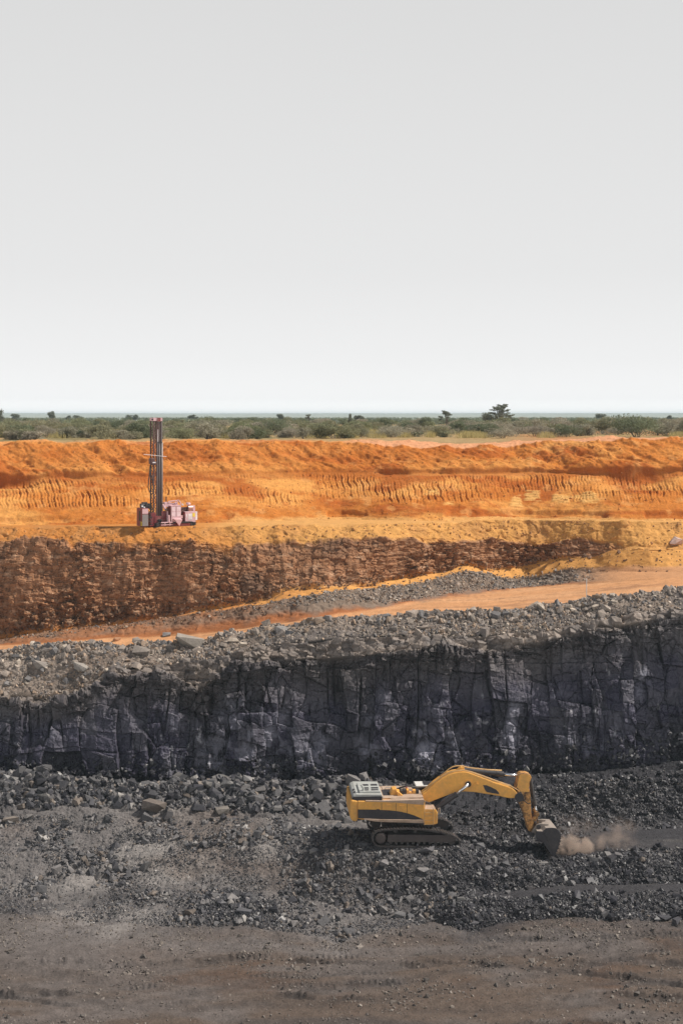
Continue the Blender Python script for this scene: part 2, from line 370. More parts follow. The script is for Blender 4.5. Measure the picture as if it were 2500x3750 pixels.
cr = mixc(cr, [.15, .115, .095], sstep(.1, .45, fbm(s * .1 + 9, q * .14, 39, 4)) * (1 - sstep(900, 1500, pxg)) * .7)
cr = mixc(cr, [.18, .16, .15], sstep(.25, .55, fbm(s * .3, q * .3, 36, 3)) * .45 * (1 - .7 * right))
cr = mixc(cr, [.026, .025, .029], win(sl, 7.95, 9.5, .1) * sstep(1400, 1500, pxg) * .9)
cr = mixc(cr, [.042, .04, .044], path * .85)
cr = mixc(cr, [.10, .092, .086], path * sstep(.15, .4, fbm(s * .12, q * 1.2, 37, 3)) * .6)
cr = mixc(cr, coal, win(sl, 8.0, 9.5, .12) * .9)
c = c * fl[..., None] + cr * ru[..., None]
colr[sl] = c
# apron in front of the picture
sl = rowsel('apron', 'apron'); colr[sl] = brown; 

# ---- coal face
sl = rowsel('talus', 'ledge'); s, h = S[sl], Hh[sl]; v = V[sl]; pxg = PX[None, :] + 0 * v
s = s + .0 * h
wall = win(sl, 9.0, 10.02, .06)
big = fbm(s * .13, h * .04, 41, 3); pil = 1 - np.abs(fbm(s * .33, h * .06, 42, 3)) * 2
b1, id1 = blocks(s, h, 2.7, 3.3, 43); b2, id2 = blocks(s, h, 1.15, 1.4, 44); b3, id3 = blocks(s, h, .48, .42, 45)
rough_l = .35 + .65 * sstep(-.3, .3, fbm(s * .2, h * .3, 46, 3))
fa = facets(s * .55 + .3 * big, h * .42, 141); fb_ = facets(s * 1.5, h * 1.1 + .3 * big, 142); fc_ = facets(s * 4.0, h * 3.2, 143)
brk = sstep(-.25, .25, fbm(s * .16 + 7, h * .22, 144, 3))
hb = h + .35 * fbm(s * .15, h * 0, 147, 3) + .12 * fbm(s * .8, h * .5, 148, 2)
bed = (h2(np.floor(hb / 1.35), np.floor(s * .09 + .8 * fbm(s * .2, h * .2, 149, 2)), 150) - .5) * sstep(-.3, .1, fbm(s * .12, h * .15, 151, 2))
crack = np.exp(-(fbm(s * .42, h * .05, 145, 3) / .028) ** 2) * sstep(-.1, .2, fbm(s * .3, h * .25, 152, 2)) + .5 * np.exp(-(fbm(s * .9 + 3, h * .12, 146, 3) / .022) ** 2) * sstep(-.1, .2, fbm(s * .4 + 5, h * .3, 153, 2))
d = wall * (.95 * big + .30 * pil + 1.05 * b1 * (1 - .4 * brk) + .58 * b2 * (.3 + .9 * rough_l) + .16 * b3 * (.2 + .8 * rough_l) + brk * (.50 * fa + .26 * fb_) + .05 * fc_ - .24 * crack + .40 * bed + .05 * fbm(s * 3, h * 3, 47, 3))
lay = facets(s * 1.5, h * 2.8, 48); lb1, lid = blocks(s, h, .95, .34, 148)
ledge = win(sl, 9.90, 11.0, .05)
d = d + ledge * (.22 * lay + .42 * lb1 + .40 * fbm(s * .6, h * .8, 149, 4) + .30 * big + .18)
cshift = win(sl, 9.0, 9.25, .1)
d = d + cshift * .2 * facets(s * 1.8, h * 1.8, 38)
disp[sl] += d
c = np.broadcast_to(np.array([.053, .049, .074]), s.shape + (3,)).copy()
c = mixc(c, [.095, .090, .105], id2 ** 2 * .8)
c = mixc(c, [.036, .034, .042], sstep(.6, .9, id1) * .7)
c = mixc(c, [.022, .021, .026], np.clip(crack, 0, 1) * .6)
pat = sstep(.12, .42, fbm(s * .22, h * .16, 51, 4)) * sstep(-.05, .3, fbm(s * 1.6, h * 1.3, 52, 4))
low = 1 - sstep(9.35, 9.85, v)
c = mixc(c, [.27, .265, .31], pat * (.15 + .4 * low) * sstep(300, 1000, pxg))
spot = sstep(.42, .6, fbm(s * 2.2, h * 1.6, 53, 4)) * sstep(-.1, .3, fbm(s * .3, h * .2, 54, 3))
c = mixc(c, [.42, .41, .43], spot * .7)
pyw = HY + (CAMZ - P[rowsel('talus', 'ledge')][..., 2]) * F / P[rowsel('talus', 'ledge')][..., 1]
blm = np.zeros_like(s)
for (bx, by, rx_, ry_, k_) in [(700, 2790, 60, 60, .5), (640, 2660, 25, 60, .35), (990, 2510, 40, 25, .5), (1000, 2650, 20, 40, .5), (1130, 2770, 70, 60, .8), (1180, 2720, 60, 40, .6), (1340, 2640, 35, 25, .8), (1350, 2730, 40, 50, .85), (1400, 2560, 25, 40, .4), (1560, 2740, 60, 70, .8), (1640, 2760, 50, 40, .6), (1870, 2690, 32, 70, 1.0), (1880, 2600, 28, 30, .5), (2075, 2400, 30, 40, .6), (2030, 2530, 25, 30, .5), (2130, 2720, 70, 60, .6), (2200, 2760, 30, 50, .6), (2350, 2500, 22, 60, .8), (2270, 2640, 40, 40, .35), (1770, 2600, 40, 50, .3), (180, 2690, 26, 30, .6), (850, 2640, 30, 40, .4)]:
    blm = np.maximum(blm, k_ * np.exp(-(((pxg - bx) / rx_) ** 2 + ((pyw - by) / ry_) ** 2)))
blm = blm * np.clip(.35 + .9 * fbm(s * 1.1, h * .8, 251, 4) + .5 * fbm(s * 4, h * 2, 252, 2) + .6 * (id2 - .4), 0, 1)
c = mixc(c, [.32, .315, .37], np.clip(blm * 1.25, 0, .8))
brn = sstep(9.55, 9.98, v + .10 * fbm(s * .4, h * .4, 55, 3))
c = mixc(c, [.085, .073, .068], brn * .8)
lc = np.broadcast_to(np.array([.24, .195, .162]), s.shape + (3,)).copy()
lc = mixc(lc, [.12, .105, .098], lid * .8)
lc = mixc(lc, [.085, .074, .07], sstep(-.1, .4, fbm(s * .4, h * 3.5, 56, 4)) * .8)
lc = mixc(lc, [.32, .26, .215], sstep(.1, .5, fbm(s * .3 + 9, h * .5, 57, 4)) * .7)
lm = sstep(9.96, 10.06, v + .05 * fbm(s * .6, h * .6, 58, 3))
c = c + (lc - c) * lm[..., None]
tm = 1 - sstep(8.9, 9.06, v)
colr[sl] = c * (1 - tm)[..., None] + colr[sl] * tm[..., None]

# ---- rubble slope on the wall's edge, berm, road, gravel, sand talus
sl = rowsel('slope', 'sandtalus'); s, q = S[sl], Q[sl]; v = V[sl]; pxg = PX[None, :] + 0 * v
A_ = fbm(s * .12, q * .12, 61, 4); B_ = fbm(s * .5, q * .5, 62, 4); Cn = fbm(s * 2.0, q * 2.0, 63, 3)
k0 = ZI['slope']
slope = win(sl, k0 + .1, k0 + 1.9, .15); road = win(sl, k0 + 2.05, k0 + 3.0, .08); grav = win(sl, k0 + 3.2, k0 + 4.25, .12); stal = win(sl, k0 + 4.2, k0 + 5.1, .12)
gl = 1 - sstep(2050, 2300, pxg)
d = slope * (.40 * fbm(s * .3, q * .3, 64, 3) + .18 * B_ + .12 * facets(s * 1.7, q * 1.7, 65) + .06 * facets(s * 4.3, q * 4.3, 66))
d += road * (.06 * B_ + .03 * Cn - .09 * np.abs(np.sin(q * 2.6 + .6 * fbm(s * .1, q * .1, 67, 2)))) + grav * gl * (.30 * B_ + .14 * facets(s * 2, q * 2, 68)) + stal * (.22 * fbm(s * .5, q * .15, 69, 3) + .06 * Cn)
disp[sl] += d
rd = np.array([.52, .265, .125]); rdd = np.array([.30, .108, .038]); gr = np.array([.23, .185, .152]); sand = np.array([.56, .28, .085])
c = np.broadcast_to(gr, s.shape + (3,)).copy()
c = mixc(c, [.33, .275, .23], sstep(.05, .5, A_ + .4 * B_) * .8)
c = mixc(c, [.10, .096, .10], sstep(700, 1000, pxg) * sstep(-.2, .25, fbm(s * .25, q * .3, 60, 3)) * .55)
c = mixc(c, [.26, .17, .11], sstep(.1, .5, fbm(s * .2 + 4, q * .2, 70, 4)) * .35)
rc = np.broadcast_to(rd, s.shape + (3,)).copy()
rc = mixc(rc, [.58, .32, .165], sstep(-.2, .4, fbm(s * .1, q * .8, 71, 4)) * .7)
rc = mixc(rc, [.36, .185, .095], sstep(.1, .4, fbm(s * .12, q * 1.5, 72, 4)) * .8)
rm = sstep(k0 + 1.75, k0 + 2.0, v + .2 * B_)
c = c + (rc - c) * rm[..., None]
gc = mixc(np.broadcast_to(np.array([.19, .145, .112]), s.shape + (3,)).copy(), [.27, .125, .062], (1 - sstep(700, 1200, pxg)) * (.45 + .55 * sstep(-.2, .3, B_)))
gc = mixc(gc, rdd, (1 - sstep(.1, .55, (v - k0 - 3) + .5 * B_ + .25 * sstep(1200, 1500, pxg))) * .9)
gc = mixc(gc, rd, (1 - gl) * .9)
gm = sstep(k0 + 2.95, k0 + 3.1, v + .12 * B_)
c = c + (gc - c) * gm[..., None]
sm = sstep(k0 + 4.15, k0 + 4.35, v + .15 * B_) * sstep(450, 750, pxg + 100 * B_) + sstep(k0 + 4.3, k0 + 4.9, v) * .6 * (1 - sstep(450, 750, pxg))
sc_ = mixc(np.broadcast_to(sand, s.shape + (3,)).copy(), [.48, .20, .06], sstep(-.3, .3, A_) * (1 - sstep(1100, 1500, pxg)))
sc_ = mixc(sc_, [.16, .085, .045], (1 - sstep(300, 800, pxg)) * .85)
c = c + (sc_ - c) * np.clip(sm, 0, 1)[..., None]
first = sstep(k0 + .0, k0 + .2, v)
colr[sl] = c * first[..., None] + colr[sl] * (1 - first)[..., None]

# ---- sandstone face and the sand above it
sl = rowsel('rock', 'bench'); s, h, q = S[sl], Hh[sl], Q[sl]; v = V[sl]; pxg = PX[None, :] + 0 * v
k0 = ZI['rock']
wn = .30 * fbm(s * .35, h * .35, 80, 4) + .10 * fbm(s * 1.4, h * .5, 79, 3)
rk = sstep(k0 + .0, k0 + .1, v) * (1 - sstep(k0 + .93, k0 + 1.12, v + wn)) * (1 - sstep(2170, 2290, pxg + 60 * fbm(s * .4, h * .4, 81, 3)))
lam = fbm(s * .7, h * 5.5, 82, 4); colm = fbm(s * .75, h * .14, 83, 4); b1, i1 = blocks(s, h, 1.5, .9, 84); b2, i2 = blocks(s, h, .55, .28, 85)
crumb = sstep(-.25, .3, fbm(s * .3, h * .25, 86, 3))
gul = 1 - np.abs(fbm(s * .55, h * .10, 188, 4)) * 2.2
d = rk * (.50 * fbm(s * .2, h * .1, 87, 3) + .24 * colm + .20 * gul + .30 * fbm(s * .6, h * .6, 187, 4) + .30 * b1 + (.18 + .28 * crumb) * b2 + .08 * lam + (.05 + .28 * crumb) * facets(s * 1.7, h * 2.4, 88) + (.05 + .10 * crumb) * facets(s * 2.6, h * 5.6, 189))
sn = sstep(k0 + .9, k0 + 1.1, v + wn)
d += sn * (1 - sstep(k0 + 1.95, k0 + 2.2, v)) * (.30 * fbm(s * .7, q * .25, 89, 4) + .12 * facets(s * 1.3, q * 1.3, 90) + .06 * fbm(s * 3, q * 3, 91, 3))
rgt = sstep(2150, 2300, pxg); d += rgt * (1 - sstep(k0 + 1.9, k0 + 2.1, v)) * (.2 * fbm(s * .4, q * .3, 92, 4) + .08 * facets(s * 2, q * 2, 93)) * (1 - sn)
disp[sl] += d
c = np.broadcast_to(np.array([.27, .128, .062]), s.shape + (3,)).copy()
c = mixc(c, [.38, .21, .118], i2 * .45 + .25 * i1)
c = mixc(c, [.13, .066, .038], sstep(-.05, .4, fbm(s * .5, h * 6, 94, 4)) * .5)
c = mixc(c, [.45, .28, .175], sstep(.25, .5, fbm(s * 1.3, h * 2.5, 95, 4)) * .7)
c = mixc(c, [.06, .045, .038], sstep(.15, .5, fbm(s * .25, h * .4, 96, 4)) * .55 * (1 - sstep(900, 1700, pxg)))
c = mixc(c, [.25, .14, .095], rgt * 0)
sandc = np.broadcast_to(np.array([.54, .275, .085]), s.shape + (3,)).copy()
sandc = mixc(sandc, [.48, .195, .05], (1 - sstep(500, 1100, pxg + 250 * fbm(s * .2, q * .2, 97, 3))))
sandc = mixc(sandc, [.40, .20, .075], sstep(.05, .45, fbm(s * .8, q * .5, 98, 4)) * .5)
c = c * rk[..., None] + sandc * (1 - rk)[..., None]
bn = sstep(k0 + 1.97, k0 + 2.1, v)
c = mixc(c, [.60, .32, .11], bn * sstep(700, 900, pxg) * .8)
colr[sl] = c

# ---- orange bank
sl = rowsel('bank', 'pink'); s, h, q = S[sl], Hh[sl], Q[sl]; v = V[sl]; pxg = PX[None, :] + 0 * v
k0 = ZI['bank']
A_ = fbm(s * .11, q * .11, 101, 4); B_ = fbm(s * .55, q * .55, 102, 4)
t = v - k0
fw = (q - q.mean(axis=0, keepdims=True))
ph = s * 2 * math.pi / .33 + 5 * fbm(s * .06, q * .1, 195, 2) + .9 * np.sin(q * 2.2 + 3 * A_) + fw * (1.6 + 5.0 * (sstep(2600, -200, pxg) - .5)) + 2.2 * B_
ph = ph + 2.2 * fbm(s * .7, q * .8, 131, 3)
cleat = (np.sin(ph) * (.55 + .45 * np.sin(q * 17 + 6 * B_ + s * 3)) + .35 * np.sin(ph * .5 + 2 * B_)) * (.45 + .9 * sstep(-.3, .4, fbm(s * .8, q * .6, 132, 3))) + .5 * fbm(s * 2.2, q * 2.2, 133, 3)
trk = win(sl, k0 + .36, k0 + .95, .06) * (.12 + .88 * sstep(-.25, .2, fbm(s * .16, q * .35, 103, 4)))
d = trk * .15 * (cleat - .6 * np.abs(cleat))
scarp = (.62 - .30 * sstep(250, 450, pxg) * (1 - sstep(2050, 2250, pxg))) * (.12 + .88 * sstep(-.2, .35, fbm(s * .16 + 3, s * 0, 104, 4)))
tw = t + .035 * B_ + .03 * fbm(s * .3, s * 0, 105, 2)
d -= scarp * sstep(.86, .99, t) * (1 - sstep(1.0, 1.03, tw)) * 1.0
d += scarp * .5 * sstep(.99, 1.03, tw) * (1 - sstep(1.08, 1.5, t))
d += win(sl, k0 + 1.02, k0 + 1.98, .05) * (.38 * fbm(s * .5 + .2 * fw, q * .12, 106, 4) + .18 * B_ + .08 * facets(s * 1.7, q * 1.7, 107))
d += win(sl, k0 + 1.25, k0 + 1.55, .08) * -.30 * sstep(.0, .25, fbm(s * .3, q * .5, 108, 3))
d += win(sl, k0 + .0, k0 + .4, .06) * (.22 * fbm(s * .35, q * .3, 109, 4) + .08 * facets(s * 1.2, q * 1.8, 110))
d -= win(sl, k0 + .06, k0 + .16, .03) * .35 * sstep(.0, .2, fbm(s * .25, s * 0, 111, 3))
d += win(sl, k0 + 1.02, k0 + 1.9, .05) * (.30 * (1 - 2 * np.abs(fbm(s * .42 + .25 * fw, q * .16, 191, 4))) + .12 * facets(s * .9, q * .9, 192))
rag = np.exp(-((t - 2.0) / .13) ** 2) * (.45 * fbm(s * .45, s * 0 + 1, 193, 4) + .22 * np.abs(fbm(s * 1.4, s * 0 + 2, 194, 3)))
d += rag
d += .05 * fbm(s * 2.6, q * 2.6, 112, 3) * win(sl, k0, k0 + 2, .05)
# cut blocks on the lower slope, right of the middle
ch = np.zeros_like(s)
for (bx, by, bw, bh) in [(1575, 1800, 36, 12), (1635, 1838, 22, 10), (1890, 1832, 26, 26), (1950, 1815, 34, 22), (2060, 1825, 40, 18), (2160, 1820, 34, 24), (1740, 1835, 30, 7), (2110, 1815, 22, 10)]:
    pyb = HY + (CAMZ - P[sl][..., 2]) * F / P[sl][..., 1]
    ch = np.maximum(ch, sstep(.25, .5, .5 + .6 * fbm(s * 1.2, q * 2.5, 197, 3)) * sstep(bw, bw - 14, np.abs(pxg - bx + 22 * B_)) * sstep(bh, bh - 8, np.abs(pyb - by + 14 * A_ + 8 * B_)))
d = d * (1 - .7 * ch) + ch * (.07 + .05 * np.sin(q * 9 + 3 * B_) + .08 * B_)
# dark hollow under the ledge at the right
hol = np.exp(-((pxg - 2330) / 120) ** 4) * win(sl, k0 + .62, k0 + .97, .05)
d -= hol * .95 * (1 + .3 * B_)
hol2 = np.exp(-((pxg - 20) / 110) ** 4) * win(sl, k0 + .78, k0 + .99, .04)
d -= hol2 * .8
disp[sl] += d
c = np.broadcast_to(np.array([.47, .165, .034]), s.shape + (3,)).copy()
c = mixc(c, [.62, .29, .08], sstep(-.2, .3, fbm(s * .12, q * .18, 113, 4)) * (.9 - .35 * sstep(.9, 1.1, t)))
c = mixc(c, [.35, .092, .018], sstep(.0, .4, fbm(s * .2, q * .35, 114, 4)) * .85)
c = mixc(c, [.34, .09, .018], sstep(.15, .5, fbm(s * .9, q * .9, 214, 4)) * .5)
c = mixc(c, [.62, .30, .10], sstep(.2, .5, fbm(s * .8 + 7, q * .6, 215, 4)) * .5)
c = mixc(c, [.40, .122, .024], win(sl, k0 + 1.2, k0 + 1.99, .3) * .55 * (1 - sstep(1500, 1900, pxg)))
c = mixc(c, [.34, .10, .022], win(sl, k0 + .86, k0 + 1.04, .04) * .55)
c = mixc(c, [.64, .36, .12], ch * .85)
c = mixc(c, [.58, .30, .10], (1 - sstep(.02, .10, t + .05 * B_)) * sstep(750, 900, pxg))
disp[sl] += sstep(2.0, 2.2, t) * (.22 * fbm(s * .8, q * .8, 216, 4) + .08 * facets(s * 2, q * 2, 217))
pk = sstep(1.97, 2.03, t)
c = mixc(c, [.60, .29, .15], pk * (.25 + .75 * sstep(1200, 1350, pxg)))
c = mixc(c, [.40, .25, .12], sstep(2.5, 3.0, t + .5 * B_) * (1 - sstep(1300, 1500, pxg)))
colr[sl] = c
sl = rowsel('veld', 'veld2'); s, q = S[sl], P[sl][..., 1]; v = V[sl]; pxg = PX[None, :] + 0 * v
c = np.broadcast_to(np.array([.34, .235, .115]), s.shape + (3,)).copy()
c = mixc(c, [.40, .18, .075], sstep(1750, 2100, pxg + 200 * fbm(s * .05, q * .05, 120, 3)) * sstep(-.1, .2, fbm(s * .06, q * .03, 121, 3)) * .9)
c = mixc(c, [.13, .13, .06], sstep(.0, .4, fbm(s * .09, q * .04, 122, 3)) * .6)
colr[sl] = c
disp[sl] += .12 * fbm(s * .3, q * .3, 123, 3) * sstep(ZI['veld'] + .1, ZI['veld'] + .5, v)
sl = rowsel('plain', 'hills2'); colr[sl] = [.30, .33, .29]

P = P + N0 * disp[..., None]
PPX = CX + F * P[..., 0] / P[..., 1]; PPY = HY + (CAMZ - P[..., 2]) * F / P[..., 1]

M_floor = earth_mat('pit_dirt', .95, .12, .40, .55, (1.6, 9.0), .10)
M_rub = earth_mat('rubble_dirt', .85, .25, .45, .8, (2.2, 11.0), .14)
M_coal = earth_mat('coal_rock', .6, .3, .32, .35, (1.6, 7.0), .10)
M_grey = earth_mat('grey_dirt', .92, .15, .42, .8, (2.0, 10.0), .12)
M_road = earth_mat('orange_dirt', .95, .10, .25, .4, (1.4, 8.0), .06)
M_rock = earth_mat('sandstone', .9, .15, .45, .8, (2.0, 9.0), .10)
M_soil = earth_mat('orange_soil', .97, .06, .28, .6, (1.3, 9.0), .08)
M_veld = earth_mat('veld_soil', .97, .06, .35, .3, (.5, 4.0), .05)

def strip(name, a, b, mat, smooth=True):
    r0, r1 = row0[ZI[a]], row0[ZI[b] + 1]
    Pv = P[r0:r1 + 1].reshape(-1, 3); Cv = colr[r0:r1 + 1].reshape(-1, 3)
    n = r1 - r0
    i = (np.arange(n)[:, None] * NC + np.arange(NC - 1)[None, :]).ravel()
    Fc = np.stack([i, i + 1, i + NC + 1, i + NC], -1)
    o = np_mesh(name, Pv, Fc, mat, Cv, smooth=smooth)
    o['kind'] = 'structure'
    return o
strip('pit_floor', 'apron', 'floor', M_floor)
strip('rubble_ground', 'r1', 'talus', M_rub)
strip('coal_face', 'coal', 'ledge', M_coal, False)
strip('bench_slope', 'slope', 'drop', M_grey)
strip('haul_road', 'road', 'road', M_road)
strip('road_bank', 'gravel', 'sandtalus', M_road)
strip('rock_face', 'rock', 'rock', M_rock, False)
strip('sand_bench', 'sand', 'bench', M_soil)
strip('orange_bank', 'bank', 'pink', M_soil)
strip('veld_ground', 'veld', 'veld2', M_veld)
strip('far_plain', 'plain', 'hills2', M_veld)

def ground_px(px, py, zones=None):
    """nearest terrain point seen at a picture position"""
    r0, r1 = (0, NR) if zones is None else (row0[ZI[zones[0]]], row0[ZI[zones[1]] + 1] + 1)
    d2 = (PPX[r0:r1] - px) ** 2 + (PPY[r0:r1] - py) ** 2
    k = int(np.argmin(d2)); i, j = divmod(k, NC)
    return P[r0 + i, j].copy()

# ------------------------------------------------------------------ broken rock
def rock_shape(n, boxy, r):
    if boxy:
        pts = np.array([(x, y, z) for x in (-1, 1) for y in (-1, 1) for z in (-1, 1)], float) * .8
        pts += r.normal(0, .17, pts.shape)
        k = r.integers(0, 8); pts[k] *= .35
        pts = np.concatenate([pts, r.normal(0, .55, (4, 3))])
        pts[:, 2] *= r.uniform(.5, .95); pts[:, 0] *= r.uniform(1.0, 1.5)
    else:
        pts = r.normal(0, 1, (n, 3)); pts /= np.linalg.norm(pts, axis=1, keepdims=True)
        pts *= r.uniform(.75, 1.1, (n, 1)); pts *= np.array([r.uniform(.9, 1.45), r.uniform(.7, 1.0), r.uniform(.5, .85)])
    bm = bmesh.new()
    vs_ = [bm.verts.new(p) for p in pts]
    res = bmesh.ops.convex_hull(bm, input=vs_)
    bmesh.ops.delete(bm, geom=[g for g in bm.verts if not g.link_faces], context='VERTS')
    bmesh.ops.triangulate(bm, faces=bm.faces[:])
    bm.verts.index_update()
    Vv = np.array([v.co[:] for v in bm.verts]); Ff = np.array([[v.index for v in f.verts] for f in bm.faces])
    bm.free()
    Vv /= np.abs(Vv).max()
    return Vv, Ff
rs = np.random.default_rng(3)
SHAPES = [rock_shape(int(rs.integers(9, 14)), k % 2 == 0, rs) for k in range(22)]

def rand_rot(n, r, flat=False):
    if flat:
        a = r.uniform(0, 2 * np.pi, n); tx = r.normal(0, .3, n); ty = r.normal(0, .3, n)
        ca, sa = np.cos(a), np.sin(a)
        R = np.zeros((n, 3, 3)); R[:, 0, 0] = ca; R[:, 0, 1] = -sa; R[:, 1, 0] = sa; R[:, 1, 1] = ca; R[:, 2, 2] = 1
        T = np.zeros((n, 3, 3)); T[:, 0, 0] = 1; T[:, 1, 1] = np.cos(tx); T[:, 1, 2] = -np.sin(tx); T[:, 2, 1] = np.sin(tx); T[:, 2, 2] = np.cos(tx)
        return T @ R
    q = r.normal(0, 1, (n, 4)); q /= np.linalg.norm(q, axis=1, keepdims=True); w, x, y, z = q.T
    return np.stack([np.stack([1 - 2 * (y * y + z * z), 2 * (x * y - z * w), 2 * (x * z + y * w)], -1),
                     np.stack([2 * (x * y + z * w), 1 - 2 * (x * x + z * z), 2 * (y * z - x * w)], -1),
                     np.stack([2 * (x * z - y * w), 2 * (y * z + x * w), 1 - 2 * (x * x + y * y)], -1)], -2)

M_stone = earth_mat('broken_shale', .75, .30, .35, .4, (2.5, 12.0), .05)
M_lump = earth_mat('broken_coal', .5, .4, .30, .3, (2.5, 12.0), .04)

GREYS = [((.165, .154, .15), 4), ((.105, .101, .103), 4.5), ((.28, .262, .245), .8), ((.155, .128, .108), 1.3), ((.06, .058, .063), 3)]
PALES = [((.29, .24, .20), 3), ((.21, .178, .155), 3), ((.41, .345, .28), 1.3), ((.14, .13, .126), 1.6), ((.29, .21, .15), 1.8)]
COALS = [((.030, .029, .034), 6), ((.052, .050, .056), 5), ((.12, .115, .115), 1.5), ((.29, .28, .27), .4)]
TANS = [((.16, .135, .115), 3), ((.11, .095, .085), 3), ((.22, .19, .165), 1.4)]
BROWNS = [((.21, .12, .07), 3), ((.15, .085, .05), 3), ((.30, .19, .12), 1)]
def pick(pal, n, r):
    w = np.array([p[1] for p in pal], float); w /= w.sum()
    c = np.array([p[0] for p in pal])[r.choice(len(pal), n, p=w)]
    return c * r.uniform(.75, 1.25, (n, 1))

def area_grid(r0, r1):
    a = P[r0:r1]; du = np.linalg.norm(np.gradient(a, axis=1), axis=-1); dw = np.linalg.norm(np.gradient(a, axis=0), axis=-1)
    return du * dw

# keep-out rectangles (picture px) for the machines' footprints
def zone_sample(za, zb, n, dens, r):
    r0, r1 = row0[ZI[za]], row0[ZI[zb] + 1]
    ar = area_grid(r0, r1)
    s_, q_ = S[r0:r1], Q[r0:r1]; v_ = V[r0:r1] + 0 * s_; px_ = PX[None, :] + 0 * s_
    w = ar * np.clip(dens(s_, q_, v_, px_), 0, None) * ((px_ > -260) & (px_ < 2780))
    w = w.ravel(); w /= w.sum()
    k = r.choice(w.size, n, p=w); i, j = np.divmod(k, NC); i = i + r0
    p = P[i, j].copy()
    ii = np.clip(i + 1, 0, NR - 1); jj = np.clip(j + 1, 0, NC - 1)
    p += (P[ii, j] - P[i, j]) * r.uniform(-.5, .5, (n, 1)) + (P[i, jj] - P[i, j]) * r.uniform(-.5, .5, (n, 1))
    return p, PX[j], V[i, j], i, j

def sizes(n, a, b, alpha, r):
    u = r.uniform(0, 1, n)
    return (a ** -alpha + u * (b ** -alpha - a ** -alpha)) ** (-1 / alpha)

excl = lambda px, v: (px > 1300) & (px < 1720) & (v > 6.1) & (v < 7.05)
ROCKZ = []    # pos, size, colour, gloss, group, flat
def add_zone(za, zb, n, dens, a, b, alpha, pal, gloss, group, seed, big, flat=False, pal2=None, sel=None, g2=1):
    r = np.random.default_rng(seed)
    p, px, v, i, j = zone_sample(za, zb, n, dens, r)
    sz = sizes(n, a, b, alpha, r)
    c = pick(pal, n, r); g = np.full(n, gloss)
    if pal2 is not None:
        m = sel(p[:, 0], p[:, 1] + p[:, 2], v, px) > r.uniform(0, 1, n)
        c = np.where(m[:, None], pick(pal2, n, r), c); g = np.where(m, g2, g)
    m = ~((px > 1310) & (px < 1715) & (v > 6.05) & (v < 7.0) & (sz > .10))
    ROCKZ.append(dict(p=p[m], s=sz[m], c=c[m], g=g[m], px=px[m], group=group, big=big, flat=flat))

LJf = lambda s, q, k, f: fbm(s * f, q * f, k, 4)
def d_bank(s, q, v, px): return sstep(7.15, 7.5, v) * (1 - sstep(8.15, 8.4, v)) * (1 - sstep(1380, 1520, px)) * (.55 + .45 * sstep(-.3, .2, LJf(s, q, 201, .35)))
def d_mound(s, q, v, px): return (1 - .93 * sstep(7.9, 8.02, v) * sstep(1440, 1500, px) * (1 - sstep(1880, 1960, px))) * sstep(7.0, 7.2, v) * (1 - sstep(8.1, 8.4, v)) * sstep(1500, 1600, px) * (.5 + .5 * sstep(-.3, .2, LJf(s, q, 202, .3)))
def path_f(v, px):
    p_ = sstep(2030, 2180, px) * sstep(6.25, 6.45, v) * (1 - sstep(6.9, 7.1, v)) + sstep(1650, 1900, px) * sstep(3.05, 3.3, v) * (1 - sstep(3.75, 3.95, v)) + sstep(1950, 2050, px) * sstep(5.85, 6.1, v) * (1 - sstep(6.5, 6.7, v))
    return np.clip(p_, 0, 1)
def coal_sel(s, q, v, px):
    pile = np.exp(-((px - 860) / 190) ** 2) * sstep(1.9, 2.3, v) * (1 - sstep(3.4, 3.8, v))
    return np.clip(sstep(1500, 1800, px) * .85 + sstep(1200, 1500, px) * .25 + pile * .8 + .15, 0, .92)
def d_field(s, q, v, px):
    base = .14 + .86 * sstep(-.1, .25, LJf(s, q, 203, .28)) * (.4 + .6 * sstep(-.4, .2, LJf(s, q, 204, .8)))
    face = sstep(1500, 1650, px) * (sstep(1.95, 2.1, v) * (1 - sstep(2.95, 3.1, v)) + sstep(3.95, 4.1, v) * (1 - sstep(5.1, 5.4, v)))
    pile = np.exp(-((px - 860) / 170) ** 2) * sstep(1.95, 2.1, v) * (1 - sstep(3.3, 3.7, v))
    return (base + 1.2 * face + 1.5 * pile + .5 * sstep(1000, 1150, px) * (1 - sstep(1450, 1600, px)) * sstep(3.5, 4.2, v)) * (1 - .95 * path_f(v, px)) * sstep(1.9, 2.1, v)
def d_clump(s, q, v, px): return (sstep(.12, .35, LJf(s, q, 205, .3)) + .6 * np.exp(-((px - 860) / 170) ** 2) * sstep(1.95, 2.1, v) * (1 - sstep(3.3, 3.7, v)) + .5 * sstep(1500, 1650, px) + .45 * sstep(1000, 1150, px) * (1 - sstep(1450, 1600, px)) * sstep(3.8, 4.5, v)) * (1 - path_f(v, px)) * sstep(1.95, 2.15, v)
def d_floor(s, q, v, px): return sstep(.0, .4, LJf(s, q, 206, .35)) + .10 + .35 * sstep(1.75, 2.0, v)
kS = ZI['slope']
def d_slope(s, q, v, px): return (.35 + .65 * sstep(-.2, .3, LJf(s, q, 207, .4))) * sstep(kS - .1, kS + .2, v) * (1 - sstep(kS + 1.5, kS + 1.9, v))
def d_crest(s, q, v, px): return sstep(kS + .55, kS + .85, v) * (1 - sstep(kS + 1.2, kS + 1.6, v)) * (.3 + .7 * sstep(-.1, .3, LJf(s, q, 208, .3)))
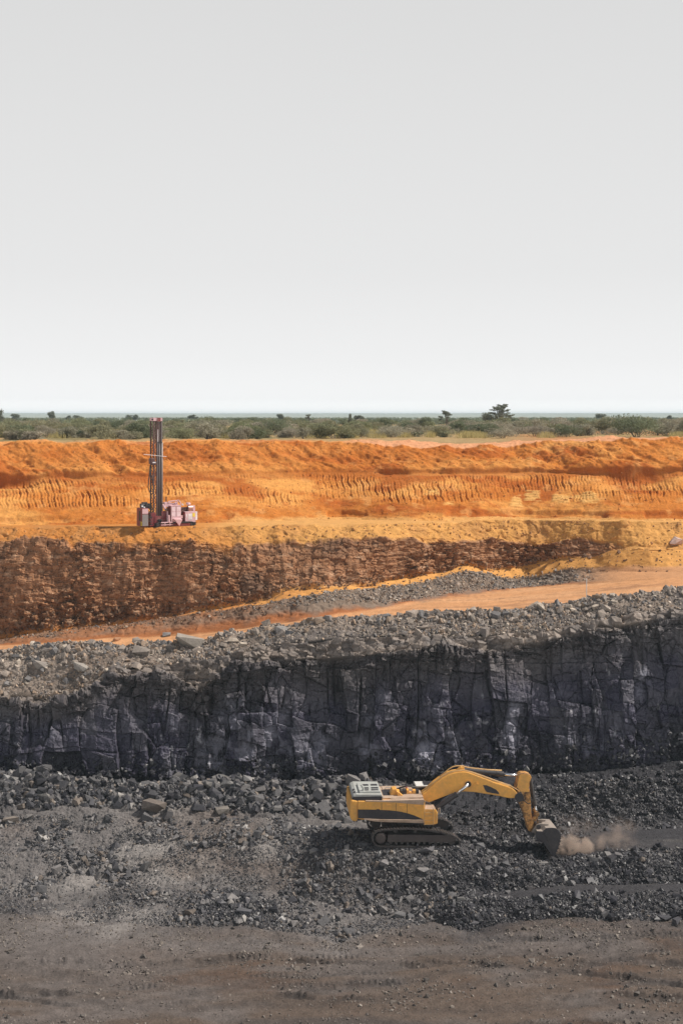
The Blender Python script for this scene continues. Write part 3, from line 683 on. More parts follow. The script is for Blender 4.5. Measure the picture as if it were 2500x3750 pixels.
def d_grav(s, q, v, px): return (.28 + .72 * sstep(900, 1400, px)) * sstep(kS + 3.55, kS + 3.75, v + .45 * sstep(1150, 1500, px) + .1 * LJf(s, q, 221, .4)) * (1 - sstep(kS + 4.2, kS + 4.5, v)) * (1 - sstep(2000, 2200, px)) * (.4 + .6 * sstep(-.3, .2, LJf(s, q, 209, .5)))
def d_any(s, q, v, px): return .3 + sstep(.0, .3, LJf(s, q, 210, .4))
add_zone('r6', 'talus', 8000, d_bank, .12, .62, 2.4, GREYS, 0, 'bank', 301, 70, pal2=COALS, sel=lambda s, q, v, px: .35 + 0 * s)
add_zone('r6', 'talus', 20000, d_bank, .04, .15, 1.6, GREYS, 0, 'bank', 302, 0, pal2=COALS, sel=lambda s, q, v, px: .35 + 0 * s)
add_zone('r6', 'talus', 17000, d_mound, .045, .22, 2.5, GREYS, 0, 'mound', 303, 22, pal2=COALS, sel=lambda s, q, v, px: .85 + 0 * s)
add_zone('r1', 'r5', 14000, d_clump, .075, .42, 2.9, GREYS, 0, 'field', 304, 60, pal2=COALS, sel=coal_sel)
add_zone('r1', 'r5', 62000, d_field, .03, .11, 1.9, GREYS, 0, 'field', 305, 0, pal2=COALS, sel=coal_sel)
add_zone('r1', 'r5', 2600, lambda s, q, v, px: sstep(.05, .3, LJf(s, q, 231, .45)) * (1 - path_f(v, px)) * (1 - sstep(1500, 1700, px)) * sstep(2.0, 2.3, v), .10, .45, 2.4, GREYS, 0, 'field', 331, 0)
add_zone('floor', 'floor', 1500, lambda s, q, v, px: sstep(.15, .3, LJf(s, q, 232, .25)), .06, .22, 2.2, TANS, 0, 'floor', 332, 0)
add_zone('floor', 'floor', 16000, d_floor, .025, .085, 2.0, TANS, 0, 'floor', 306, 0)
add_zone('floor', 'floor', 500, d_floor, .08, .2, 2.6, TANS, 0, 'floor', 307, 22)
add_zone('slope', 'drop', 15000, d_slope, .045, .16, 2.1, PALES, 0, 'slope', 308, 0)
add_zone('slope', 'drop', 1700, d_slope, .13, .50, 2.7, PALES, 0, 'slope', 309, 45)
add_zone('slope', 'drop', 1500, d_crest, .12, .45, 2.3, PALES, 0, 'slope', 310, 30)
add_zone('gravel', 'sandtalus', 6000, d_grav, .05, .24, 2.4, PALES, 0, 'gravel', 311, 18, pal2=BROWNS, sel=lambda s, q, v, px: .8 * (1 - sstep(800, 1250, px)), g2=0)
add_zone('coal', 'coal', 2200, lambda s, q, v, px: 1 - sstep(9.05, 9.25, v + .1 * LJf(s, q, 211, .3)), .08, .32, 2.0, COALS, 1, 'talus', 312, 0)
add_zone('talus', 'talus', 2600, lambda s, q, v, px: d_any(s, q, v, px) * (1 - .92 * sstep(1440, 1500, px) * (1 - sstep(1880, 1960, px))), .06, .30, 2.0, COALS, 1, 'talus', 313, 0)
add_zone('rock', 'rock', 1200, lambda s, q, v, px: (1 - sstep(kS + 5.0, kS + 5.3, v)) * (1 - sstep(2100, 2250, px)), .08, .30, 2.0, BROWNS, 0, 'fallen', 314, 0)
add_zone('sandtalus', 'sandtalus', 500, lambda s, q, v, px: 1.0 + 0 * s, .06, .25, 2.4, BROWNS, 0, 'fallen', 315, 0)
add_zone('bank', 'crest', 2500, d_any, .04, .12, 2.2, [((.34, .12, .03), 1), ((.42, .18, .05), 1)], 0, 'clods', 316, 0)
add_zone('sand', 'sand', 900, d_any, .05, .18, 2.2, [((.40, .20, .07), 1), ((.30, .15, .06), 1)], 0, 'clods', 317, 0)

BOULDER = {
    'bank': ('dark grey angular block in the rock bank along the foot of the coal wall', 'blocks in the bank under the coal wall'),
    'mound': ('black coal lump on the dark mound behind and right of the digging bucket', 'coal lumps on the mound behind the bucket'),
    'field': ('grey angular stone on the open rubble between the rock bank and the brown pit floor', 'stones on the open rubble'),
    'floor': ('small loose stone lying alone on the trodden brown pit floor', 'loose stones on the brown floor'),
    'slope': ('pale grey broken rock on the rubble berm along the top edge of the coal wall', 'rocks on the berm above the coal wall'),
    'gravel': ('grey stone in the spoil ridge between the haul road and the sandstone wall', 'stones in the spoil ridge beside the road'),
}
def rock_obj(name, pos, size, colr_, gloss, shape, rot, scale=(1, 1, 1)):
    Vv, Ff = SHAPES[shape]
    v_ = (Vv * np.array(scale) * size) @ np.array(rot).T
    o = np_mesh(name, v_, Ff, M_lump if gloss else M_stone, np.tile(np.array(colr_, float), (len(v_), 1)), loc=pos)
    return o
AV, AF, AC, AM = [], [], [], []
off = 0
r_ = np.random.default_rng(77)
nb = 0
for zone in ROCKZ:
    order = np.argsort(-zone['s']); zone = {k: (v_[order] if isinstance(v_, np.ndarray) else v_) for k, v_ in zone.items()}
    n = len(zone['s']); nbig = zone['big']
    inview = (zone['px'] > 5) & (zone['px'] < 2495)
    bigs = np.nonzero(inview)[0][:nbig]
    mask = np.ones(n, bool); mask[bigs] = False
    for k in bigs:
        R = rand_rot(1, r_, r_.uniform() < .5)[0]
        o = rock_obj('rock', zone['p'][k] + np.array([0, 0, zone['s'][k] * .22]), zone['s'][k], zone['c'][k] * (min(1.0, .17 / max(zone['c'][k])) if zone['group'] in ('field', 'mound', 'bank') else 1.0), zone['g'][k], int(r_.integers(0, 22)), R)
        lb, gp = BOULDER[zone['group']]; tag(o, lb, 'rock', gp); nb += 1
    p, s_, c_, g_ = zone['p'][mask], zone['s'][mask], zone['c'][mask], zone['g'][mask]
    sh = r_.integers(0, 22, len(p))
    for k in range(22):
        m = sh == k; n = int(m.sum())
        if not n: continue
        Vv, Ff = SHAPES[k]; R = rand_rot(n, r_)
        vv = np.einsum('nij,vj->nvi', R, Vv) * s_[m][:, None, None] + p[m][:, None, :] + np.array([0, 0, 1]) * (s_[m] * .06)[:, None, None]
        AV.append(vv.reshape(-1, 3)); AF.append((Ff[None] + (off + np.arange(n) * len(Vv))[:, None, None]).reshape(-1, 3))
        AC.append(np.repeat(c_[m], len(Vv), 0)); AM.append(np.repeat(g_[m], len(Ff)))
        off += n * len(Vv)
o = np_mesh('rubble', np.concatenate(AV), np.concatenate(AF), M_stone, np.concatenate(AC))
o.data.materials.append(M_lump)
o.data.polygons.foreach_set('material_index', np.concatenate(AM).astype(np.int32))
tag(o, 'loose broken shale and coal covering the pit ground, berms and road edges', 'rubble', kind='stuff')
print("rubble tris", sum(len(a) for a in AF), "boulders", nb)

def boulder_px(px, py, wpx, label, colr_, shape=0, gloss=0, zones=None, scale=(1, .9, .8), rz=0.0, tilt=0.0, sink=.25, seed=1, group=None):
    """a single boulder whose foot is seen at (px, py), about wpx wide in the picture"""
    g = ground_px(px, py, zones)
    size = wpx * g[1] / F / 2 / 1.0
    R = (Matrix.Rotation(rz, 3, 'Z') @ Matrix.Rotation(tilt, 3, 'Y'))
    o = rock_obj('boulder', Vector(g) + Vector((0, 0, size * (.55 - sink))), size * 1.05, colr_, gloss, shape, R, scale)
    tag(o, label, 'boulder', group); return o
boulder_px(693, 2366, 128, 'large pale slab-like boulder perched on the berm crest left of centre', (.30, .26, .22), 0, 0, ('slope', 'drop'), (1.0, .7, .5), .2, .25)
boulder_px(1026, 2318, 58, 'tall pale boulder standing on the berm where the haul road narrows', (.27, .25, .235), 2, 0, ('slope', 'drop'), (.8, .8, 1.0), .4)
boulder_px(1074, 2306, 36, 'smaller rounded grey boulder just right of the tall pale boulder on the berm', (.24, .22, .21), 5, 0, ('slope', 'drop'), (.9, .8, .8), 1.2)
boulder_px(611, 2328, 32, 'grey boulder alone on the orange road behind the pale slab', (.22, .21, .205), 4, 0, ('road', 'road'), (1, .8, .8), .3)
boulder_px(430, 2346, 34, 'orange-stained boulder at the red edge of the haul road', (.36, .20, .11), 7, 0, ('road', 'gravel'), (1, .9, .8), .9)
boulder_px(118, 2902, 48, 'squarish dark grey boulder topping the left end of the rock bank', (.13, .125, .125), 6, 0, ('r6', 'talus'), (.8, .8, .9), .5)
boulder_px(560, 2962, 84, 'big brown-tinged boulder in the middle of the rock bank', (.15, .125, .108), 8, 0, ('r6', 'talus'), (1, .8, .75), -.3, .2)
boulder_px(612, 3008, 62, 'upright dark boulder leaning beside the big brown-tinged boulder', (.085, .08, .082), 10, 0, ('r6', 'talus'), (.75, .75, 1.15), .6, .3)
boulder_px(815, 2976, 56, 'tan-grey boulder low in the rock bank left of the excavator', (.19, .17, .15), 12, 0, ('r6', 'talus'), (.9, .8, .85), .2)
boulder_px(1018, 2966, 44, 'flat-faced grey boulder in the bank nearest to the excavator', (.17, .16, .155), 14, 0, ('r6', 'talus'), (1, .8, .75), .2)
boulder_px(40, 3010, 60, 'tan boulder at the left edge of the picture under the rock bank', (.23, .195, .165), 16, 0, ('r5', 'r6'), (1, .8, .7), .4)
boulder_px(112, 2996, 48, 'light grey boulder beside the tan boulder at the left edge', (.20, .185, .175), 18, 0, ('r5', 'r6'), (1, .8, .6), .1)
boulder_px(1270, 3010, 44, 'grey boulder behind the counterweight of the excavator', (.17, .165, .165), 20, 0, ('r5', 'r6'), (.9, .8, .9), .6)
boulder_px(1557, 3122, 70, 'dark pointed boulder in front of the excavator track', (.10, .095, .10), 1, 0, ('r4', 'r5'), (1, .8, .75), .1, -.25)
boulder_px(1409, 3168, 58, 'rounded grey boulder below the rear of the excavator track', (.16, .15, .15), 3, 0, ('r3', 'r5'), (1, .8, .7), .5)
boulder_px(1545, 3192, 46, 'light grey block below the dark pointed boulder', (.22, .205, .20), 6, 0, ('r3', 'r5'), (1, .8, .65), .2)
boulder_px(894, 3350, 64, 'large dark slab on the coal pile at the edge of the brown floor', (.10, .098, .105), 0, 0, ('r1', 'r3'), (1.05, .7, .6), -.2, .15)
boulder_px(948, 3374, 40, 'upright dark block just right of the large dark slab', (.10, .098, .105), 9, 0, ('r1', 'r3'), (.8, .8, .9), .5)
boulder_px(872, 3384, 32, 'small pale block below the large dark slab', (.2, .19, .185), 11, 0, ('r1', 'r3'), (.7, .8, .9), .5)
boulder_px(850, 3282, 34, 'round dark boulder at the top of the coal pile', (.05, .048, .052), 13, 0, ('r1', 'r4'), (.9, .9, .9), .3)
boulder_px(1461, 3358, 44, 'grey block, left of a pair lying below the excavator pad', (.15, .145, .145), 2, 0, ('r1', 'r3'), (1, .8, .75), .2)
boulder_px(1507, 3362, 34, 'grey block, right of a pair lying below the excavator pad', (.12, .117, .12), 4, 0, ('r1', 'r3'), (.9, .8, .8), .9)
boulder_px(2430, 3368, 48, 'dark boulder, left of a pair at the right foot of the coal berm', (.07, .068, .075), 6, 1, ('floor', 'r2'), (1, .8, .65), .2)
boulder_px(2478, 3378, 44, 'dark boulder, right of a pair at the right foot of the coal berm', (.075, .072, .08), 8, 1, ('floor', 'r2'), (.95, .8, .8), .6)
boulder_px(2294, 3202, 42, 'black cubic boulder set in the berm below the dust cloud', (.045, .043, .05), 10, 1, ('r3', 'r4'), (.9, .8, .9), .3)
boulder_px(1988, 3165, 34, 'pale flat stone under the bucket on the berm crest', (.17, .16, .155), 12, 0, ('r4', 'r5'), (1.1, .8, .45), .1)
boulder_px(2470, 1996, 62, 'pinkish white boulder stuck in the yellow sand slope at the right edge', (.50, .36, .31), 15, 0, ('rock', 'sand'), (1, .8, .75), .2)
boulder_px(1060, 2325, 40, 'dark grey rough boulder under the tall pale boulder', (.10, .1, .105), 17, 0, ('slope', 'drop'), (1, .8, .8), .2)
boulder_px(150, 2440, 66, 'light slab half buried in the rubble slope at the far left', (.30, .265, .235), 0, 0, ('slope', 'slope'), (1, .7, .6), .7, .3)
boulder_px(300, 2452, 58, 'tilted pale block in the middle of the left rubble slope', (.28, .25, .22), 2, 0, ('slope', 'slope'), (1, .8, .7), -.4, .3)
boulder_px(520, 2395, 66, 'grey-brown block at the top of the rubble slope below the pale slab', (.21, .18, .155), 4, 0, ('slope', 'drop'), (1, .8, .7), .2, .2)

# ------------------------------------------------------------------ mesh kit for machines
class MB:
    def __init__(self): self.v = []; self.f = []
    def add(self, vs, fs):
        o = len(self.v); self.v += [tuple(p) for p in vs]; self.f += [tuple(i + o for i in f) for f in fs]; return self
    def prism(self, poly, y0, y1):
        """polygon in (x, z), thickness along y"""
        a = sum(poly[i][0] * poly[(i + 1) % len(poly)][1] - poly[(i + 1) % len(poly)][0] * poly[i][1] for i in range(len(poly)))
        if a < 0: poly = poly[::-1]
        n = len(poly)
        vs = [(x, y0, z) for x, z in poly] + [(x, y1, z) for x, z in poly]
        fs = [tuple(range(n)), tuple(range(2 * n - 1, n - 1, -1))] + [(i, i + n, (i + 1) % n + n, (i + 1) % n) for i in range(n)]
        return self.add(vs, fs)
    def box(self, x0, x1, y0, y1, z0, z1): return self.prism([(x0, z0), (x1, z0), (x1, z1), (x0, z1)], y0, y1)
    def tube(self, pts, r, n=8, r1=None, cap=True):
        pts = [Vector(p) for p in pts]; rings = []
        m = len(pts); up = None
        for i, p in enumerate(pts):
            d = (pts[min(i + 1, m - 1)] - pts[max(i - 1, 0)]).normalized()
            if up is None: up = d.orthogonal().normalized()
            up = (up - d * up.dot(d)).normalized(); sd_ = d.cross(up)
            rr_ = r if r1 is None else r + (r1 - r) * i / max(m - 1, 1)
            rings.append([p + up * (rr_ * math.cos(2 * math.pi * k / n)) + sd_ * (rr_ * math.sin(2 * math.pi * k / n)) for k in range(n)])
        vs = [q for rg in rings for q in rg]; fs = []
        for i in range(m - 1):
            for k in range(n):
                a = i * n + k; b = i * n + (k + 1) % n; fs.append((a, b, b + n, a + n))
        if cap: fs += [tuple(range(n - 1, -1, -1)), tuple(range((m - 1) * n, m * n))]
        return self.add(vs, fs)
    def bar(self, a, b, w, h):
        a = Vector(a); b = Vector(b); d = (b - a).normalized()
        s_ = d.cross(Vector((0, 0, 1))); s_ = (s_ if s_.length > .1 else Vector((1, 0, 0))).normalized(); u = s_.cross(d)
        vs = [p + s_ * (w / 2 * i) + u * (h / 2 * j) for p in (a, b) for i, j in ((-1, -1), (1, -1), (1, 1), (-1, 1))]
        return self.add(vs, [(3, 2, 1, 0), (4, 5, 6, 7), (0, 1, 5, 4), (1, 2, 6, 5), (2, 3, 7, 6), (3, 0, 4, 7)])
    def disc(self, x, z, y0, y1, r, n=24):
        return self.prism([(x + r * math.cos(2 * math.pi * k / n), z + r * math.sin(2 * math.pi * k / n)) for k in range(n)], y0, y1)
    def build(self, name, mat, parent=None, bevel=0.0, smooth=False, label=None):
        me = bpy.data.meshes.new(name); me.from_pydata(self.v, [], self.f); me.update()
        bm = bmesh.new(); bm.from_mesh(me); bmesh.ops.recalc_face_normals(bm, faces=bm.faces[:]); bm.to_mesh(me); bm.free()
        if smooth: me.polygons.foreach_set('use_smooth', [True] * len(me.polygons))
        me.materials.append(mat)
        o = bpy.data.objects.new(name, me); COL.objects.link(o)
        if parent: o.parent = parent
        if bevel:
            b = o.modifiers.new('edge', 'BEVEL'); b.width = bevel; b.segments = 2; b.limit_method = 'ANGLE'; b.angle_limit = .6
        if label: o['label'] = label
        return o

class Frame:
    """turns a picture position plus a sideways distance y into the machine's own x, z"""
    def __init__(self, X0, Y0, Z0, th): self.o = (X0, Y0, Z0); self.c = math.cos(th); self.s = math.sin(th); self.th = th
    def __call__(self, px, py, y):
        X0, Y0, Z0 = self.o; u = (px - CX) / F
        x = (u * (Y0 + y * self.c) - X0 + y * self.s) / (self.c - u * self.s)
        Dd = Y0 + x * self.s + y * self.c
        return (x, CAMZ - (py - HY) * Dd / F - Z0)
    def p3(self, px, py, y): x, z = self(px, py, y); return (x, y, z)

# ------------------------------------------------------------------ the excavator
YEL = (.82, .41, .085)
m_yel = paint('yellow_paint', YEL, .5, dirt=(.38, .23, .11), dirt_amt=.5, scale=1.1, varied=.08)
m_yel_worn = paint('worn_yellow_paint', (.58, .29, .09), .6, dirt=(.045, .03, .022), dirt_amt=1.6, scale=2.2, varied=.2)
m_black = paint('black_panel', (.035, .032, .036), .5, dirt=(.10, .085, .075), dirt_amt=.4, scale=1.2)
m_steel = paint('dark_steel', (.05, .045, .043), .6, dirt=(.13, .105, .085), dirt_amt=.5, scale=1.6)
m_track = paint('track_steel', (.06, .052, .05), .55, metal=.3, dirt=(.15, .13, .115), dirt_amt=.6, scale=3.0)
m_frame = paint('track_frame_paint', (.075, .06, .056), .7, dirt=(.13, .105, .09), dirt_amt=.6, scale=1.5)
m_hood = paint('grey_hood_paint', (.40, .41, .385), .6, dirt=(.26, .23, .19), dirt_amt=.4, scale=1.4)
m_deck = paint('dusty_deck', (.44, .32, .235), .85, dirt=(.20, .13, .08), dirt_amt=.6, scale=1.8)
m_chrome = paint('chrome_rod', (.80, .80, .80), .22, metal=.9, dirt=(.5, .45, .4), dirt_amt=.15)
m_hose = paint('hose_rubber', (.03, .028, .028), .6, dirt_amt=.3)
m_pipe = paint('pipe_yellow', (.55, .33, .13), .5, dirt_amt=.4)
m_bucket = paint('worn_bucket_steel', (.055, .05, .055), .6, metal=.2, dirt=(.12, .105, .09), dirt_amt=.45, scale=1.3)
m_bucket_top = paint('dusty_bucket_steel', (.30, .255, .22), .8, dirt=(.20, .16, .13), dirt_amt=.5, scale=1.6)
m_glass = paint('cab_glass', (.02, .025, .03), .12, dirt_amt=.2, spec=.6)
m_white = paint('white_paint', (.66, .64, .60), .6, dirt=(.4, .33, .27), dirt_amt=.4)
m_red = paint('red_paint', (.30, .025, .02), .5, dirt_amt=.25)
m_rail = paint('rail_grey', (.42, .40, .37), .5, dirt_amt=.4)

TH = math.radians(4.0)
EX = Frame(4.80, 95.6, 1.12, TH)
exc = empty('excavator', EX.o, TH)
tag(exc, 'big yellow tracked excavator digging at the foot of the black coal wall', 'excavator')
def poly(fr, pts, y): return [fr(a, b, y) for a, b in pts]
R5 = lambda d: (1260 + d[0] * .2934, 2840 + d[1] * .2934)
R1 = lambda d: (1250 + d[0] * .7015, 2700 + d[1] * .7015)
R6 = lambda d: (1560 + d[0] * .3189, 2780 + d[1] * .3189)
R2e = lambda d: (1250 + d[0] * .3508, 2780 + d[1] * .3508)
YN = -2.05
loop_px = [(1394,3103),(1376,3098),(1364,3085),(1361,3068),(1366,3052),(1380,3042),(1405,3038),(1450,3035),(1510,3034),(1560,3037),(1610,3045),(1650,3057),(1674,3069),(1686,3082),(1684,3094),(1668,3103),(1600,3104),(1500,3104)]
loop = poly(EX, loop_px, YN)
def resample(pts, step):
    P_ = [Vector((a, b)) for a, b in pts] + [Vector(pts[0])]; out = []; 
    L_ = [0]
    for i in range(len(P_) - 1): L_.append(L_[-1] + (P_[i + 1] - P_[i]).length)
    n = int(L_[-1] / step)
    for k in range(n):
        t = L_[-1] * k / n
        i = max(j for j in range(len(L_) - 1) if L_[j] <= t)
        out.append(P_[i].lerp(P_[i + 1], (t - L_[i]) / (L_[i + 1] - L_[i])))
    return out
for y0 in (-2.05, 1.35):
    y1 = y0 + .70
    pts = resample(loop, .105)
    n = len(pts); cx_ = sum(p[0] for p in pts) / n; cz_ = sum(p[1] for p in pts) / n
    mb = MB(); vs = []
    for k, p in enumerate(pts):
        tn = (pts[(k + 1) % n] - pts[k - 1]).normalized(); nr = Vector((tn.y, -tn.x))
        if nr.dot(p - Vector((cx_, cz_))) < 0: nr = -nr
        out = p + nr * (.045 if k % 2 == 0 else -.02); inn = p - nr * .10
        vs += [(out.x, y0, out.y), (out.x, y1, out.y), (inn.x, y1, inn.y), (inn.x, y0, inn.y)]
    fs = []
    for k in range(n):
        a = k * 4; b = ((k + 1) % n) * 4
        for q in range(4): fs.append((a + q, a + (q + 1) % 4, b + (q + 1) % 4, b + q))
    mb.add(vs, fs)
    tr = mb.build('track', m_track, exc)
    yo = y0 + .06
    fp = poly(EX, [R5(d) for d in [(545,745),(640,742),(1390,752),(1390,822),(1300,836),(535,836)]], YN)
    MB().prism(fp, yo, y1 - .06).build('track_frame', m_frame, tr, bevel=.03)
    x_, z_ = EX(*R5((455, 785)), YN)
    w = MB().disc(x_, z_, yo - .02, y1 - .05, .36, 28); w.disc(x_, z_, yo - .07, yo, .27, 24).build('drive_sprocket', m_frame, tr, bevel=.02)
    x2, z2 = EX(1654, 3080, YN)
    MB().disc(x2, z2, yo + .08, y1 - .08, .30, 24).build('idler_wheel', m_steel, tr)
    for d in (640, 890, 1120):
        x3, z3 = EX(*R5((d, 700)), YN); MB().disc(x3, z3 - .02, yo + .1, y1 - .1, .11, 16).build('carrier_roller', m_steel, tr)
    for d in (580, 650, 720, 790, 860, 930, 1000, 1070, 1140, 1210):
        x3, z3 = EX(*R5((d, 850)), YN); MB().disc(x3, z3, yo + .06, y1 - .06, .10, 14).build('track_roller', m_steel, tr)
# undercarriage
xa, za = EX(*R5((560, 740)), -1.3); xb, _ = EX(*R5((1250, 740)), -1.3)
um = MB(); um.box(xa + .6, xb - .6, -1.40, 1.40, .52, .98); um.prism([(-1.15 + .1, 0), (0, 0), (0, 0)][:0] or [(1.02 * math.cos(a) + (xa + xb) / 2, 1.02 * math.sin(a)) for a in [0]] or [], 0, 0) if False else None
ring = [((xa + xb) / 2 + 1.15 * math.cos(k * math.pi / 16), 1.15 * math.sin(k * math.pi / 16)) for k in range(32)]
um.add([(x, y, .98) for x, y in ring] + [(x, y, 1.62) for x, y in ring], [tuple(range(31, -1, -1)), tuple(range(32, 64))] + [(k, (k + 1) % 32, (k + 1) % 32 + 32, k + 32) for k in range(32)])
um.build('undercarriage', m_steel, exc)
# ---- superstructure
YB = -1.82
def side(pts, fn=R5, y=YB): return [EX(*fn(d), y) for d in pts]
bodyp = side([(168,318),(1000,335),(998,590),(720,586),(470,578),(300,560),(168,545)])
MB().prism(bodyp, YB, 1.82).build('body', m_yel, exc, bevel=.05)
body = [o for o in exc.children if o.name.startswith('body')][0]
stripe = side([(170,424),(300,425),(400,427),(405,420),(440,420),(445,430),(560,434),(650,444),(720,455),(790,472),(860,494),(920,518),(965,538),(990,552),(720,550),(470,545),(172,535)], y=YB - .012)
MB().prism(stripe, YB - .012, YB + .05).build('side_stripe', m_black, body, label='black arched panel low on the yellow body side')
MB().prism(side([(245,540),(470,549),(730,551),(992,556),(992,596),(730,588),(470,582),(360,572),(250,551)], y=YB - .06), YB - .06, YB + .04).build('side_sill', m_deck, body, bevel=.015)
for dx in (466, 645, 783):
    a = EX(*R5((dx, 345)), YB - .004); b = EX(*R5((dx + 1, 432 + max(0, (dx - 466)) * .12)), YB - .004)
    MB().box(a[0] - .012, a[0] + .012, YB - .006, YB + .02, b[1], a[1]).build('door_gap', m_black, body)
for dx0, dx1, dz in ((520, 582, 366), (686, 748, 373), (850, 945, 380)):
    a = EX(*R5((dx0, dz)), YB); b = EX(*R5((dx1, dz + 9)), YB)
    MB().box(a[0], b[0], YB - .04, YB, b[1], a[1]).build('door_handle', m_yel, body)
MB().prism(side([(265,312),(470,316),(996,300),(996,368),(780,352),(640,338),(470,332),(268,326)], y=YB - .03), YB - .03, YB + .30).build('top_edge', m_deck, body, bevel=.02)
# counterweight
cwp = side([(80,300),(120,262),(168,316),(168,548),(150,572),(100,566),(75,530),(70,440)], y=YB + .05)
MB().prism(side([(84,302),(168,318),(168,566),(140,576),(100,570),(74,525),(72,430)], y=YB + .02), YB + .02, 1.80).build('counterweight', m_yel, exc, bevel=.09)
# hood
hd = EX
hz0 = EX(*R5((172, 314)), -1.72)[1]; hz1 = EX(*R5((300, 238)), -1.72)[1]
hx0 = EX(*R5((96, 262)), -1.72)[0]; hx1 = EX(*R5((472, 300)), -1.72)[0]; hxa = EX(*R5((172, 300)), -1.72)[0]
hood = MB().prism([(hx0 + .02, hz0 + .12), (hx0 + .10, hz1 - .06), (hxa - .1, hz1 + .04), (hx1, hz1), (hx1, hz0), (hxa, hz0)], -1.72, 1.62).build('engine_hood', m_hood, exc, bevel=.05)
MB().box(hxa + .1, hx1 - .06, -1.45, .70, hz1 - .02, hz1 + .16).build('hood_top', m_hood, hood, bevel=.05)
MB().prism([(hx0, hz0 + .10), (hx0 + .06, hz1 - .13), (hx1 + .012, hz1 - .13), (hx1 + .012, hz0 - .02), (hxa, hz0 - .02)], -1.735, -1.68).build('hood_band', m_black, hood)
for (fx0, fx1, fy0, fy1) in ((.36, .58, -1.30, -1.02), (.66, .90, -1.30, -1.02), (.40, .60, -.85, -.5), (.68, .92, -.85, -.5), (.42, .62, -.1, .3), (.70, .92, -.1, .3)):
    xx0 = hx0 + (hx1 - hx0) * fx0; xx1 = hx0 + (hx1 - hx0) * fx1
    MB().box(xx0, xx1, fy0, fy1, hz1 + .10, hz1 + .172).build('hood_vent', m_black, hood)
for fy in (-1.2, -.6):
    MB().box(hx0 + .14, hx0 + .30, fy, fy + .3, hz1 - .1, hz1 + .03).build('hood_vent', m_black, hood)
e1 = EX.p3(*R5((238, 222)), -1.3); e2 = EX.p3(*R5((238, 165)), -1.3); e3 = EX.p3(*R5((226, 140)), -1.3); e4 = EX.p3(*R5((214, 118)), -1.3)
MB().tube([e1, e2, e3, e4], .075, 12).build('exhaust_pipe', m_hood, hood, smooth=True)
def rail(pts, y, r=.022, parent=None, mat=m_rail, fn=R5, name='handrail'):
    return MB().tube([EX.p3(*fn(d), y) for d in pts], r, 6).build(name, mat, parent or exc)
rail([(218,128),(218,102),(240,98),(455,106),(468,112),(468,135)], .55, parent=hood)
# deck with tank, extinguisher, rails
dk = MB(); z0d = EX(*R5((600, 318)), YB)[1]
x0d = EX(*R5((470, 318)), YB)[0]; x1d = EX(*R5((1000, 318)), YB)[0]
dk.box(x0d, x1d, -1.2, 1.80, z0d - .05, z0d + .03)
dk.build('deck_plate', m_deck, exc)
MB().box(EX(*R5((476, 300)), 0)[0], EX(*R5((600, 300)), 0)[0], -.55, .88, z0d + .03, z0d + .04).build('recess_shade_plate', m_black, exc)  # black plate lying on the deck, imitates the dark of a recess
MB().box(EX(*R5((600, 300)), 0)[0], EX(*R5((700, 300)), 0)[0], .3, .88, z0d + .03, z0d + .045).build('recess_shade_plate', m_black, exc)  # second black sheet, painted shade in place of a hollow
a = EX(*R5((475, 172)), .9); b = EX(*R5((700, 205)), .9)
MB().box(a[0], b[0], .9, 1.8, z0d, a[1]).build('fuel_tank', m_deck, exc, bevel=.03)
MB().prism([EX(*R5(d), -.5) for d in [(560,310),(572,245),(598,172),(655,165),(658,235),(640,310)]], -.5, .25).build('hydraulic_tank', m_yel, exc, bevel=.05)
MB().prism([EX(*R5(d), -.7) for d in [(655,200),(690,215),(775,290),(740,292),(700,262),(660,250)]], -.7, -.4).build('swing_bracket', m_yel, exc, bevel=.02)
MB().prism([EX(*R5(d), -1.35) for d in [(580,295),(640,290),(985,300),(985,318),(580,322)]], -1.35, -.3).build('pump_cover', m_deck, exc, bevel=.02)
MB().prism([EX(*R5(d), .2) for d in [(690,200),(760,205),(880,262),(900,310),(690,310)]], .2, 1.0).build('valve_block', m_steel, exc, bevel=.02)
fe = EX(*R5((775, 245)), .35); ft = EX(*R5((775, 150)), .35)
fx = MB().tube([(fe[0], .35, fe[1]), (fe[0], .35, ft[1] - .06), (fe[0], .35, ft[1] - .02)], .085, 12).tube([(fe[0], .35, ft[1] - .03), (fe[0], .35, ft[1] + .06)], .03, 8).build('fire_extinguisher', m_red, exc)
rail([(510,172),(512,150),(690,156),(705,170)], .9)
rail([(720,96),(762,98),(764,74)], 1.75, .02); rail([(725,122),(755,120)], 1.75, .02)
rail([(830,112),(866,116),(864,76)], 1.75, .02); rail([(866,116),(866,200)], 1.7, .03, mat=m_black)
rail([(832,112),(832,260)], 1.6, .04, mat=m_black)
rail([(470,312),(490,300),(486,262),(470,262)], -1.75, .02)
rail([(640,322),(640,300),(780,300),(782,322)], -1.6, .015)
dq = random.Random(11)
for k in range(7):
    xk = x0d + (x1d - x0d) * (.42 + .075 * k); yk = dq.uniform(-.2, .2)
    MB().box(xk, xk + dq.uniform(.12, .22), yk - .3, yk + dq.uniform(.0, .35), z0d + .03, z0d + dq.uniform(.12, .34)).build('deck_box', dq.choice([m_steel, m_yel, m_deck, m_black]), exc, bevel=.01)
for k in range(3):
    yk = .75 + .1 * k; MB().tube([(x0d + 1.3, yk, z0d + .1), (x0d + 2.0, yk, z0d + .28), (x1d - .1, yk - .2, z0d + .22)], .035, 6).build('deck_hose', m_hose, exc, smooth=True)
